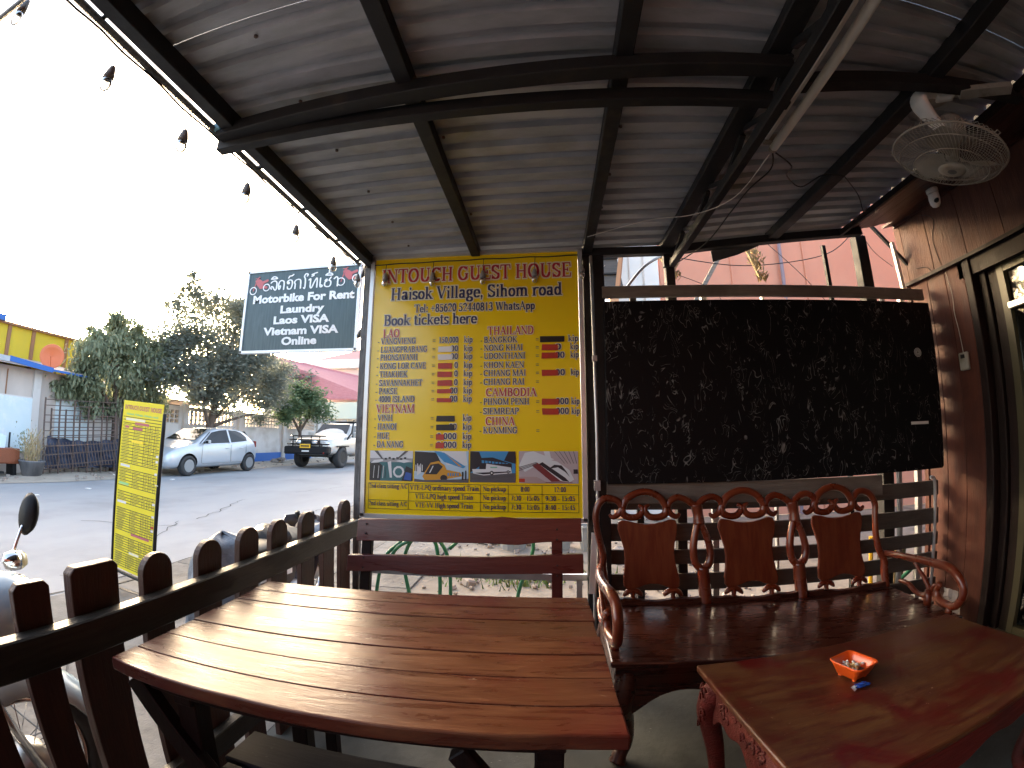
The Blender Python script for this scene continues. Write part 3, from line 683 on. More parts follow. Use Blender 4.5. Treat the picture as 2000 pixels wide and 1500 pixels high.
for dx in (0, .494):
    t = lambda L_, dx=dx: [(a + dx, c) for a, c in L_]
    path(t([(.580, .872), (.594, .903), (.632, .922), (.675, .910), (.722, .884), (.764, .912), (.805, .923), (.842, .906), (.856, .872)]), .0155, 'crest_link')
    path(t([(.724, .886), (.730, .84), (.733, .792)]), .02, 'splat', rs=[.026, .022, .026])
    path(t([(.728, .805), (.709, .738), (.698, .668), (.707, .608), (.737, .575)]), .013, 'splat_loop', rs=[.014, .016, .017, .017, .017])
    path(t([(.737, .805), (.765, .737), (.782, .666), (.773, .606), (.742, .575)]), .013, 'splat_loop', rs=[.014, .015, .016, .017, .017])
    path(t([(.741, .59), (.747, .50), (.752, .415)]), .02, 'splat', rs=[.026, .028, .028])
# wavy back rail rising above the seat
P = []
for i in range(121):
    x = .25 + 1.49 * i / 120; u = (x - .25) / .494 % 1.0
    P.append((x, .437 + .012 * abs(math.sin((x - .25) / .494 * PI * 2)) ** 3 + .016 * gs(abs(u - 1.0) if u > .5 else u, 0, .12)))
P = P + [(1.74, .385), (.25, .385)]
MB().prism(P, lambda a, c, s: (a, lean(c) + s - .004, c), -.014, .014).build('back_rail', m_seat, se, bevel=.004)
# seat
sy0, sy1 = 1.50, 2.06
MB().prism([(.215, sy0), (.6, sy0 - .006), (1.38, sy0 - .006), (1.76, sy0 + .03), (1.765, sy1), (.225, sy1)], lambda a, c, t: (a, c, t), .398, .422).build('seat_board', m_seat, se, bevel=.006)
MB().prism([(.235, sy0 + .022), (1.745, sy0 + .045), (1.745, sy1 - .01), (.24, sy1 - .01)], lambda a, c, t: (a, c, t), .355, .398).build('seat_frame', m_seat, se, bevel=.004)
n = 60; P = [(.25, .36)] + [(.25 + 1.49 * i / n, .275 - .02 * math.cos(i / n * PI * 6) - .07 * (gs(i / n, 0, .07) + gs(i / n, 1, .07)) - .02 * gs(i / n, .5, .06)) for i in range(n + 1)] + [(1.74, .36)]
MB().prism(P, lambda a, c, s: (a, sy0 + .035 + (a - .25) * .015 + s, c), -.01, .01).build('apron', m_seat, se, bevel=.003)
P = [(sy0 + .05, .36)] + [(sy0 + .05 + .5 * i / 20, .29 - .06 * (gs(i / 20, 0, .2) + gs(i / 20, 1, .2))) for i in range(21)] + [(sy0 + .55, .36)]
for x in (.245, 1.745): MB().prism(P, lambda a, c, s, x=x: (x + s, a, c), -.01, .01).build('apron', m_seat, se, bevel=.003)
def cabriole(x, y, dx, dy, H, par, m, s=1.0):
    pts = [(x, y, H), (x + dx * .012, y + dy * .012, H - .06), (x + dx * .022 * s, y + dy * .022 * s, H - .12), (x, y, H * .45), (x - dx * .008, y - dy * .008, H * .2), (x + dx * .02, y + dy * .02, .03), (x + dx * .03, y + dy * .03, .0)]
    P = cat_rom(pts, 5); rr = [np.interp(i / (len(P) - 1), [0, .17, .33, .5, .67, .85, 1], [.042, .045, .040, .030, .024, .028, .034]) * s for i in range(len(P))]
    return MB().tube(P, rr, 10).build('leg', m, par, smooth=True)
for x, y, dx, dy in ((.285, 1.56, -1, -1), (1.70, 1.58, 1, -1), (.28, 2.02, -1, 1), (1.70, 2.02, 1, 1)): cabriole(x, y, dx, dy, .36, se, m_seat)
arm = [(2.078, .593), (1.978, .601), (1.861, .606), (1.751, .612), (1.648, .618), (1.579, .602), (1.534, .561), (1.530, .504), (1.567, .461), (1.627, .449), (1.685, .459), (1.706, .494), (1.682, .531)]
br1 = [(1.962, .476), (1.905, .474), (1.848, .447), (1.79, .446), (1.745, .470), (1.725, .505), (1.690, .520)]
br2 = [(1.875, .598), (1.845, .565), (1.80, .53), (1.755, .485), (1.70, .462)]
for x, sg in ((.243, -1), (1.735, 1)):
    def ap(L_, r, name, rs=None):
        P = cat_rom([(x + sg * .025 * math.sin(max(0, min(1, (2.08 - a) / .5)) * PI), a, c) for a, c in L_], 6)
        rr = [np.interp(i / (len(P) - 1), [q / (len(rs) - 1) for q in range(len(rs))], rs) for i in range(len(P))] if rs else r
        MB().tube(P, rr, 10).build(name, m_settee, se, smooth=True)
    ap(arm, .015, 'arm_rest', [.016, .019, .021, .022, .021, .020, .020, .018, .015]); ap(br1, .012, 'arm_scroll', [.010, .014, .013, .012, .016, .010]); ap(br2, .011, 'arm_brace', [.010, .010, .013, .013])
    MB().tube([(x, 1.745, .49), (x, 1.74, .455), (x, 1.74, .41)], [.014, .018, .022], 10).build('arm_post', m_settee, se, smooth=True)
    MB().tube([(x, 1.60, .452), (x, 1.60, .41)], [.014, .018], 10).build('arm_post', m_settee, se, smooth=True)

# ================================================================ coffee table
CT = .1018
ct = thing('coffee_table', 'low dark red coffee table with carved apron and curved legs', 'table', (1.0, 1.1, 0), CT)
Rc = Matrix.Rotation(-CT, 3, 'Z')
def lc(x, y): v = Rc @ Vector((x - 1.0, y - 1.1, 0)); return v.x, v.y
ax, ay = lc(.479, 1.383); bx, by = lc(1.60, 1.47); y0c = ay - .64
cx0, cx1, cy0, cy1 = ax, 0.66, ay - .645, ay
MB().box(((cx0 + cx1) / 2, (cy0 + cy1) / 2, .458), (cx1 - cx0, cy1 - cy0, .024)).build('top', m_coffee, ct, W=False, bevel=.007)
MB().box(((cx0 + cx1) / 2, (cy0 + cy1) / 2, .440), (cx1 - cx0 - .03, cy1 - cy0 - .03, .012)).build('moulding', m_coffee_side, ct, W=False, bevel=.003)
def cprof(L_): 
    n = 40; return [(0, .434)] + [(L_ * i / n, .335 - .012 * math.cos(i / n * PI * 8) - .06 * (gs(i / n, 0, .12) + gs(i / n, 1, .12)) - .03 * gs(i / n, .5, .12)) for i in range(n + 1)] + [(L_, .434)]
LX = cx1 - cx0 - .08; LY = cy1 - cy0 - .08
for yk in (cy0 + .045, cy1 - .045): MB().prism(cprof(LX), lambda a, c, s, yk=yk: (cx0 + .04 + a, yk + s, c), -.011, .011).build('apron', m_coffee_side, ct, W=False, bevel=.003)
for xk, sg in ((cx0 + .045, -1), (cx1 - .045, 1)):
    ap_ = MB().prism(cprof(LY), lambda a, c, s, xk=xk: (xk + s, cy0 + .04 + a, c), -.011, .011).build('apron', m_coffee_side, ct, W=False, bevel=.003)
    cvm = MB()
    for i in range(34):
        a = .06 + (LY - .12) * rnd.random(); c = .385 + rnd.uniform(-.03, .03); w0 = xk + sg * .012
        pts = [(w0, cy0 + .04 + a + .016 * math.cos(t) * (1 - t / 7), c + .016 * math.sin(t) * (1 - t / 7)) for t in [k * .8 + rnd.random() for k in range(6)]]
        cvm.tube(pts, .0035, 5)
    cvm.build('carving', m_coffee_side, ap_, W=False, smooth=True, kind='stuff')
for xk, yk, dx, dy in ((cx0 + .065, cy0 + .065, -1, -1), (cx1 - .065, cy0 + .065, 1, -1), (cx0 + .065, cy1 - .065, -1, 1), (cx1 - .065, cy1 - .065, 1, 1)):
    mb = MB(); H_ = .43; pts = [(xk + dx * .004, yk + dy * .004, H_), (xk + dx * .020, yk + dy * .020, H_ - .05), (xk + dx * .030, yk + dy * .030, H_ - .11), (xk + dx * .006, yk + dy * .006, H_ * .45), (xk - dx * .004, yk - dy * .004, H_ * .2), (xk + dx * .02, yk + dy * .02, .03), (xk + dx * .03, yk + dy * .03, .0)]
    P = cat_rom(pts, 5); rr = [np.interp(i / (len(P) - 1), [0, .17, .33, .5, .67, .85, 1], [.034, .042, .038, .030, .025, .03, .036]) for i in range(len(P))]
    lg = mb.tube(P, rr, 12).build('leg', m_coffee_side, ct, W=False, smooth=True)
    cvm = MB()
    for i in range(16):
        a0 = rnd.uniform(-1.2, 1.2) + math.atan2(dy, dx); zc = rnd.uniform(.28, .41); rr_ = .044
        bx_ = xk + dx * .02; by_ = yk + dy * .02
        cvm.tube([(bx_ + rr_ * math.cos(a0 + .3 * math.cos(t) * (1 - t / 8)), by_ + rr_ * math.sin(a0 + .3 * math.cos(t) * (1 - t / 8)), zc + .014 * math.sin(t)) for t in [k * .9 for k in range(6)]], .0035, 5)
    cvm.build('carving', m_coffee_side, lg, W=False, smooth=True, kind='stuff')

# ashtray with butts, wrapper
at = thing('ashtray', 'square orange melamine ashtray full of cigarette butts on the coffee table', 'ashtray', (.935, 1.215, .470), .35)
def rsq(h, r, z, n=6, rot=0):
    pts = []
    for k, (sx, sy) in enumerate(((1, 1), (-1, 1), (-1, -1), (1, -1))):
        for i in range(n + 1):
            a = PI / 2 * (k + i / n); pts.append(((h - r) * sx + r * math.cos(a), (h - r) * sy + r * math.sin(a), z))
    return pts
rings = [rsq(.034, .008, .006), rsq(.038, .010, .010), rsq(.052, .016, .042), rsq(.058, .019, .050), rsq(.056, .018, .053), rsq(.052, .016, .050), rsq(.045, .014, .036), rsq(.033, .008, .012)]
mb = MB(); n_ = len(rings[0])
for r_ in rings: mb.v += r_
mb.f = [(i * n_ + k, i * n_ + (k + 1) % n_, (i + 1) * n_ + (k + 1) % n_, (i + 1) * n_ + k) for i in range(len(rings) - 1) for k in range(n_)] + [tuple(range(n_))[::-1], tuple((len(rings) - 1) * n_ + k for k in range(n_))]
mb.mi = [0] * len(mb.f); mb.build('bowl', m_orange, at, W=False, smooth=True)
for sx in (-1, 1):
    for sy in (-1, 1): MB().box((sx * .026, sy * .026, .004), (.012, .012, .010), None, .002).build('foot', m_orange, at, W=False)
mb = MB(); mb.v = rsq(.036, .010, .020) ; mb.v += [(x * .6 + rnd.uniform(-.003, .003), y * .6, .024) for x, y, z in rsq(.03, .01, 0)]; mb.v.append((0, 0, .025))
mb.f = [(k, (k + 1) % n_, n_ + (k + 1) % n_, n_ + k) for k in range(n_)] + [(n_ + k, n_ + (k + 1) % n_, 2 * n_) for k in range(n_)]; mb.mi = [0] * len(mb.f); mb.build('ash', m_ash, at, W=False)
for i in range(16):
    a = rnd.uniform(0, 6.28); e = rnd.uniform(-.1, .5) if i else 1.1; x, y = rnd.uniform(-.018, .018), rnd.uniform(-.018, .018)
    d = Vector((math.cos(a) * math.cos(e), math.sin(a) * math.cos(e), math.sin(e))); p = Vector((x, y, .028))
    b_ = tag(MB().tube([p, p + d * .022], .0042, 8).build('cigarette_butt', m_filter, at, W=False), '', ''); 
    del b_['label']; del b_['category']
    MB().tube([p + d * .0205, p + d * .030], .0043, 8).build('paper', m_cigpaper, b_, W=False)
bl = MB(); n1, n2 = 12, 6
for i in range(n1 + 1):
    for j in range(n2 + 1):
        u = i / n1; v = j / n2 * 2 * PI; r_ = .008 + .002 * math.sin(u * 9 + j * 2) + (.0 if .1 < u < .9 else -.004)
        bl.v.append((.055 * (u - .5), (r_ + .004) * math.cos(v), .006 + r_ * .75 * math.sin(v) + .0015 * rnd.random()))
bl.f = [(i * (n2 + 1) + j, i * (n2 + 1) + j + 1, (i + 1) * (n2 + 1) + j + 1, (i + 1) * (n2 + 1) + j) for i in range(n1) for j in range(n2)]; bl.mi = [0] * len(bl.f)
wr = thing('sweet_wrapper', 'crumpled blue foil wrapper lying against the orange ashtray', 'wrapper', (.918, 1.140, .472), .15)
bl.build('foil', m_bluewrap, wr, W=False)
mb = MB(); mb.add([(-.028, -.009, .003), (-.041, -.012, .001), (-.038, .008, .004), (-.027, .008, .008)], [(0, 1, 2, 3)]); mb.add([(-.034, -.002, .0052), (-.024, -.004, .010), (-.024, .005, .010), (-.034, .005, .006)], [(0, 1, 2, 3)]); mb.build('torn_end', mat('foil_silver', (.55, .62, .72), rough=.3, metal=.6), wr, W=False)

# ================================================================ ceiling fittings
fl = thing('fluorescent_lamp', 'long unlit white fluorescent tube on a narrow batten under the girder', 'lamp', (.79, .6, 2.2))
MB().bar((.752, -.1, 2.205), (.752, 1.20, 2.205), .014, .012, ch=.002).build('batten', m_white, fl)
MB().tube([(.788, -.1, 2.190), (.788, 1.225, 2.190)], .0155, 12).build('tube', m_white, fl, smooth=True)
MB().tube([(.788, 1.226, 2.190), (.788, 1.24, 2.190)], .014, 12).build('end_cap', m_dustywhite, fl)
MB().box((.77, 1.21, 2.21), (.045, .02, .03)).build('end_cap', m_dustywhite, fl)
for yk in (.2, .62, .95, 1.17): MB().tube(cat_rom([(.752, yk, 2.205), (.74, yk + .01, 2.24), (.715, yk - .01, 2.25)], 3), .0015, 5).build('tie_wire', m_wirew, fl)
fn = thing('ceiling_fan', 'dusty white orbit fan with wire cage hanging at the roof corner', 'fan', (1.36, 1.02, 2.1))
v = Vector((.709, .533, .461)).normalized(); up = Vector((-.21, .21, -.94)).normalized()
Cf = Vector((0, 0, CAMZ)) + v * 1.90
R = up.to_track_quat('Z', 'Y').to_matrix()
def fp_(r, a, h): return Cf + R @ Vector((r * math.cos(a), r * math.sin(a), h))
cg = MB()
for k in range(84):
    a = 2 * PI * k / 84
    cg.tube([fp_(.045, a, .062), fp_(.10, a + .10, .058), fp_(.155, a + .2, .043), fp_(.195, a + .28, .012), fp_(.200, a + .28, .0)], .0011, 3)
for k in range(60):
    a = 2 * PI * k / 60
    cg.tube([fp_(.200, a, 0), fp_(.185, a, -.028), fp_(.13, a, -.050), fp_(.05, a, -.058)], .0011, 3)
cg.build('cage_wires', m_dustywhite, fn, kind='stuff')
for r_, h_, t_ in ((.201, 0, .004), (.130, .0535, .0018), (.178, .030, .0016), (.05, -.058, .002)):
    MB().tube([fp_(r_, 2 * PI * k / 48, h_) for k in range(48)], t_, 6, True).build('cage_ring', m_dustywhite, fn, smooth=True)
MB().lathe([(0, .068), (.03, .068), (.048, .063), (.050, .056), (0, .056)], Cf, R, 28).build('hub_cap', m_dustywhite, fn, smooth=True)
MB().lathe([(0, .069), (.016, .0692), (0, .0695)], Cf, R, 20).build('hub_badge', mat('badge_grey', (.12, .12, .12), rough=.4), fn)
for k in range(3):
    mb = MB(); vs = []; n = 6
    for i in range(n + 1):
        for j in range(n + 1):
            r_ = .03 + .145 * i / n; w_ = (.35 + .75 * math.sin(PI * min(1, i / n * .9 + .1))) * .9
            a = 2 * PI * k / 3 + w_ * (j / n - .5) + .3 * i / n; vs.append(fp_(r_, a, .012 + .030 * (j / n - .5)))
    mb.add(vs, [(i * (n + 1) + j, i * (n + 1) + j + 1, (i + 1) * (n + 1) + j + 1, (i + 1) * (n + 1) + j) for i in range(n) for j in range(n)]); mb.build('blade', m_dustywhite, fn, smooth=True)
MB().lathe([(0, -.14), (.035, -.138), (.052, -.12), (.055, -.06), (.03, -.045), (.022, .02), (0, .02)], Cf, R, 24).build('motor', m_dustywhite, fn, smooth=True)
top = Cf + R @ Vector((0, 0, -.13)); mt = Vector((1.36, 1.0, 2.33))
side = Vector((-.55, .35, 0)).normalized()
P = cat_rom([top + Vector((-.05, .01, -.05)), top + Vector((-.085, .02, .01)), top + Vector((-.105, .02, .075)), top + Vector((-.05, .0, .12)), top + Vector((.03, -.02, .115)), mt], 6)
ar = MB(); ar.tube(P, [np.interp(i / (len(P) - 1), [0, .35, .7, 1], [.022, .045, .05, .04]) for i in range(len(P))], 14, flat=.6); ar.build('swivel_arm', m_white, fn, smooth=True)
MB().lathe([(0, 0), (.06, 0), (.055, .03), (0, .035)], mt - Vector((0, 0, .01)), None, 20).build('mount_plate', m_dustywhite, fn, smooth=True)
MB().box((1.50, .86, 2.30), (.22, .05, .02), Matrix.Rotation(-.6, 3, 'Z')).build('mount_bar', m_dustywhite, fn)
for k in range(5):
    a = 2 * PI * k / 5 + .4; MB().tube([fp_(.2, a - .04, -.004), fp_(.212, a - .05, -.012), fp_(.214, a + .04, -.012), fp_(.2, a + .05, -.004)], .0018, 5).build('cage_clip', m_dustywhite, fn)

# string of bulbs
sl_ = thing('string_lights', 'string of unlit festoon bulbs hanging along the outer roof tube and over the yellow board', 'string lights', (-1.09, 1.2, 2.2))
def bulb(x, y, z, L_):
    s = MB().lathe([(0, 0), (.008, -.002), (.011, -.012), (.0155, -.03), (.0165, -.042), (0, -.042)], (x, y, z - L_), None, 12).build('bulb_socket', m_bulbblk, sl_, smooth=True)
    MB().tube([(x + .004, y, z), (x + .002, y, z - L_ * .5), (x, y, z - L_)], .0018, 5).build('cord', m_wire, s)
    MB().lathe([(.012, -.042), (.017, -.052), (.0185, -.063), (.014, -.076), (.006, -.082), (0, -.083)], (x, y, z - L_), None, 12).build('bulb', m_bulb, s, smooth=True)
for y in (-.76, -.43, -.1, .56, .87, 1.19, 1.52, 1.855): bulb(-1.095, y, 2.215, .075)
bulb(-1.155, .229, 2.215, .05)
for x, dz in ((-1.086, .03), (-.918, .02), (-.64, 0), (-.356, 0), (-.071, 0), (.185, .03)): bulb(x, 2.115, 2.20 - dz * 0, .065 - dz * .5)
sag = []
for i in range(60):
    y = -1.0 + 3.1 * i / 59; sag.append((-1.10 - .004 * math.sin(i * 1.3), y, 2.209 - .004 * abs(math.sin(i * .3))))
MB().tube(sag, .0035, 5).build('cable', m_wire, sl_)
MB().tube([(-1.09 + 1.29 * i / 30, 2.125, 2.203 - .004 * abs(math.sin(i * .55)) + .001 * i * .3) for i in range(31)], .003, 5).build('cable', m_wire, sl_)

# loose wires
def wire(pts, r, label, m=m_wire, group=None):
    tag(MB().tube(cat_rom(pts, 6), r, 5).build('loose_wire', m), label, 'wire', group)
wire([(.79, 1.24, 2.19), (.82, 1.32, 2.17), (.78, 1.42, 2.15), (.76, 1.55, 2.13), (.74, 1.8, 2.11), (.70, 2.12, 2.15)], .003, 'dark wire trailing from the end of the fluorescent tube along the girder')
wire([(.80, 1.24, 2.18), (.87, 1.27, 2.15), (.93, 1.40, 2.2), (1.05, 1.5, 2.22), (1.15, 1.48, 2.27), (1.27, 1.5, 2.29)], .003, 'dark wire looping from the fluorescent tube to the next purlin')
wire([(.2, 1.9, 2.2), (.45, 1.7, 2.17), (.62, 1.6, 2.14), (.73, 1.45, 2.13), (.75, 1.2, 2.14)], .0018, 'thin pale wire slung across under the roof to the girder', m_wirew)
wire([(1.27, 1.5, 2.29), (1.45, 1.65, 2.30), (1.52, 1.72, 2.26), (1.62, 1.8, 2.33)], .0025, 'dark wire running over the right hand roof bay')
wire([(.70, 2.35, 2.30), (1.2, 2.38, 2.245), (1.75, 2.38, 2.33), (2.0, 2.36, 2.52)], .003, 'thin dark cable slung in front of the pink wall')
wire([(.78, 2.4, 2.20), (1.0, 2.4, 2.10), (1.06, 2.4, 1.98)], .002, 'thin dark wire slanting down before the pink wall at left')
wire([(1.38, 2.4, 2.40), (1.56, 2.4, 2.22), (1.68, 2.4, 2.08), (1.75, 2.4, 1.99)], .002, 'thin dark wire slanting down before the middle of the pink wall')
wire([(1.99, 2.33, 2.50), (2.07, 2.33, 2.35), (2.2, 2.33, 2.25)], .002, 'thin dark wire hanging under the soffit corner')
wire([(.72, 2.3, 2.30), (.56, 2.28, 2.2), (.42, 2.28, 2.03)], .009, 'bundle of grey cables slanting behind the girder post', m_galv)
wire([(.20, 2.25, 2.13), (.27, 2.25, 2.10), (.30, 2.25, 2.16), (.33, 2.25, 2.2)], .0025, 'pale wire curling beside the black post above the marble panel', m_wirew)
wire([(2.262, 2.1, 2.5), (2.257, 1.98, 2.42), (2.257, 2.02, 2.30), (2.257, 2.0, 2.14)], .0015, 'thin brown wire wandering down the lit fascia board')
wire([(2.26, 2.2, 2.19), (2.245, 2.1, 2.16), (2.245, 2.05, 2.10), (2.25, 2.0, 2.12), (2.25, 1.9, 2.105)], .002, 'short tangled wire at the bottom corner of the fascia')
# ================================================================ lettering: a small stroke drawn serif face, swept with a broad pen
GL = {
'A': (10.5, 'd 1.3 .3 5.3 9.8 t;d 5.1 9.8 9 .3 T;h 2.9 7.6 3.6;s 1.3 .2;s 9 .2'),
'B': (9.5, 'v 2.5 0 10 bt;h 2.5 5 9.7;h 2.5 5 5.3;h 2.5 5.2 .3;a 4.8 7.5 2.6 2.2 -90 90;a 5.1 2.8 3 2.5 -90 90'),
'C': (10, 'a 5.4 5 4 4.7 45 312;d 8.9 6.9 8.9 9.8 t'),
'D': (10.8, 'v 2.5 0 10 bt;h 2.5 5 9.7;h 2.5 5 .3;a 5 5 4.2 4.7 -90 90'),
'E': (9.3, 'v 2.5 0 10 bt;h 2.5 8.2 9.7;h 2.5 8.4 .3;h 2.5 6 5.1;d 8.3 .4 8.5 2.7 t;d 8.1 9.6 8.2 7.5 t;d 6 4 6 6.3 t'),
'F': (8.8, 'v 2.5 0 10 bt;h 2.5 8.2 9.7;h 2.5 6 5.1;d 8.1 9.6 8.2 7.5 t;d 6 4 6 6.3 t'),
'G': (11, 'a 5.4 5 4 4.7 45 325;d 8.9 6.9 8.9 9.8 t;v 8.6 1.2 4.4;s 8.6 4.5'),
'H': (11.5, 'v 2.6 0 10 bt;v 8.9 0 10 bt;h 2.6 8.9 5.1'),
'I': (5.2, 'v 2.6 0 10 bt'), 'K': (11, 'v 2.5 0 10 bt;d 3.4 4.2 8.6 9.7 t;d 4.8 5.6 9 .3 T;s 8.6 9.8;s 9.2 .2'),
'L': (9.2, 'v 2.5 0 10 bt;h 2.5 8.3 .3;d 8.3 .4 8.5 3 t'),
'M': (14, 'd 2.1 .2 2.1 9.8 t;d 2.4 9.6 6.8 .5 T;d 7 .5 11.2 9.6 t;v 11.6 0 10 bt;s 2.1 .2;s 1.8 9.8'),
'N': (11.2, 'd 2.2 .2 2.2 9.8 t;d 2 9.6 9.2 .4 T;d 9.3 .3 9.3 9.8 t;s 2.2 .2;s 1.8 9.8;s 9.3 9.8'),
'O': (11, 'a 5.5 5 4.2 4.7 0 360'), 'P': (9.2, 'v 2.5 0 10 bt;h 2.5 5 9.7;h 2.5 5 4.6;a 4.9 7.15 3.1 2.55 -90 90'),
'Q': (11, 'a 5.5 5 4.2 4.7 0 360;d 5.5 .6 9.5 -2 T'),
'R': (10.6, 'v 2.5 0 10 bt;h 2.5 5 9.7;h 2.5 5 4.9;a 4.9 7.3 3 2.4 -90 90;d 5.2 4.6 9 .3 T;s 9.3 .2'),
'S': (8.3, 'a 4 7.4 2.7 2.3 25 225;d 2.3 6.0 6 3.8 T;a 4.2 2.6 2.8 2.3 -155 40;d 6.8 7.2 6.8 9.8 t;d 1.1 .2 1.1 3 t'),
'T': (9.8, 'v 4.9 0 9.8 b;h .8 9 9.7;d .8 9.6 .6 7.4 t;d 9 9.6 9.2 7.4 t'),
'U': (11.2, 'v 2.6 3 10 t;a 5.7 3.2 3.1 2.9 180 360;d 8.8 3 8.8 9.8 t;s 8.8 9.8'),
'V': (10.2, 'd 1.5 9.7 5.2 .3 T;d 5.2 .3 8.9 9.7 t;s 1.5 9.8;s 8.9 9.8'),
'W': (14, 'd 1.5 9.7 4.6 .3 T;d 4.6 .3 7.3 9.7 t;d 7 9.7 10 .3 T;d 10 .3 12.6 9.7 t;s 1.5 9.8;s 7 9.8;s 12.6 9.8'),
'X': (10.3, 'd 1.6 9.7 8.8 .3 T;d 8.6 9.7 1.4 .3 t;s 1.6 9.8;s 8.6 9.8;s 1.4 .2;s 8.9 .2'),
'Y': (10.3, 'd 1.5 9.7 5.1 4.6 T;d 5.1 4.6 8.9 9.7 t;v 5.1 0 5 b;s 1.5 9.8;s 8.9 9.8'),
'a': (7.6, 'v 5.4 .8 5;a 3.7 5 1.7 1.5 10 165;a 3.4 1.9 2 1.6 0 360;h 5.4 7 .4'),
'b': (8, 'v 2 0 10 t;a 4.4 3.3 2.4 3 0 360'), 'c': (6.6, 'a 3.8 3.3 2.6 3 50 310'),
'd': (8, 'v 6 0 10 t;a 3.7 3.3 2.4 3 0 360;s 6.5 .2'), 'e': (6.8, 'a 3.7 3.3 2.6 3 0 318;h 1.3 6.1 3.5'),
'f': (5, 'v 2.6 0 8 b;a 4.3 7.9 1.7 1.8 60 180;h .8 4.7 6.4'),
'g': (7.5, 'a 3.6 4.5 2.2 1.9 0 360;a 3.7 -1 2.7 1.7 0 360;h 4.6 7 6.4;d 2.2 2.6 2.4 .6 T'),
'h': (8.4, 'v 2 0 10 bt;v 6.2 0 4.5 b;a 4.1 4.5 2.1 2 0 180'), 'i': (4.2, 'v 2.1 0 6.5 bt;p 2.1 9 1.1'),
'k': (8.2, 'v 2 0 10 bt;d 2.8 2.8 6.2 6.3 t;d 3.8 3.8 6.7 .3 T;s 6.3 6.4;s 6.8 .2'), 'l': (4.2, 'v 2.1 0 10 bt'),
'm': (12.6, 'v 2 0 6.5 bt;v 6.2 0 4.5 b;v 10.4 0 4.5 b;a 4.1 4.5 2.1 2 0 180;a 8.3 4.5 2.1 2 0 180'),
'n': (8.4, 'v 2 0 6.5 bt;v 6.2 0 4.5 b;a 4.1 4.5 2.1 2 0 180'), 'o': (7.4, 'a 3.7 3.3 2.6 3 0 360'),
'p': (8, 'v 2 -3 6.5 bt;a 4.4 3.3 2.4 3 0 360'), 'r': (6.5, 'v 2 0 6.5 bt;a 4.4 4.5 2.2 1.9 55 170'),
's': (6, 'a 3 4.9 1.9 1.6 25 225;d 1.8 3.9 4.2 2.7 T;a 3 1.8 1.9 1.5 -155 40'), 't': (5.2, 'v 2.5 1.2 8.6;a 3.8 1.5 1.3 1.2 180 300;h .8 4.8 6.4'),
'u': (8.4, 'v 2.1 2 6.5 t;a 4.2 2.2 2.1 1.9 180 360;v 6.3 0 6.5 bt'), 'v': (7.4, 'd 1.3 6.3 3.7 .3 T;d 3.7 .3 6.1 6.3 t'),
'y': (7.5, 'd 1.3 6.3 3.8 .3 T;d 6.3 6.3 3 -2.6 t;s 1.3 6.4;s 6.3 6.4;p 2.4 -2.4 .9'),
'0': (7.5, 'a 3.75 5 2.4 4.7 0 360'), '1': (7.5, 'v 3.9 0 10 b;d 2.2 8.6 3.9 9.7 t'), '2': (7.5, 'a 3.6 7.2 2.3 2.5 -25 165;d 5.6 6.1 1.5 .8 t;h 1 6.5 .7'),
'3': (7.5, 'a 3.4 7.4 2 2.3 -80 155;a 3.4 2.8 2.4 2.5 -150 80'), '4': (7.5, 'v 5 0 10;d 4.9 9.7 .8 3.1 t;h .8 6.9 2.8'),
'5': (7.5, 'h 2 6.2 9.3;d 2.1 9.3 1.8 5.6 t;a 3.3 3.1 2.6 2.8 -150 115'), '6': (7.5, 'a 3.8 3.2 2.4 2.9 0 360;a 5.6 4.4 4.2 5.2 105 180'),
'7': (7.5, 'h 1 6.4 9.3;d 6.2 9.3 3 .2 T'), '8': (7.5, 'a 3.7 7.4 2 2.3 0 360;a 3.7 2.7 2.4 2.4 0 360'),
'9': (7.5, 'a 3.7 6.8 2.4 2.9 0 360;a 1.9 5.6 4.2 5.2 -75 0'),
'.': (3.6, 'p 1.8 .9 1.1'), ',': (3.6, 'p 1.8 .9 1.1;d 2.3 .8 1.4 -1.6 t'), ':': (4.4, 'p 2.2 1 1.1;p 2.2 5.6 1.1'), '-': (4.8, 'h 1 4 3.4;h 1 4 3.0'),
'=': (8, 'h 1.2 6.8 3;h 1.2 6.8 5.6'), '+': (8.4, 'h 1.4 7 4.4;d 4.2 1.6 4.2 7.2 t'), '/': (4.5, 'd .8 -.5 3.8 10 t'), ' ': (4, '')}
def hull(P):
    P = sorted(set((round(a, 4), round(b, 4)) for a, b in P)); 
    def half(Q):
        H = []
        for p in Q:
            while len(H) > 1 and (H[-1][0] - H[-2][0]) * (p[1] - H[-2][1]) - (H[-1][1] - H[-2][1]) * (p[0] - H[-2][0]) <= 0: H.pop()
            H.append(p)
        return H[:-1]
    return half(P) + half(P[::-1])
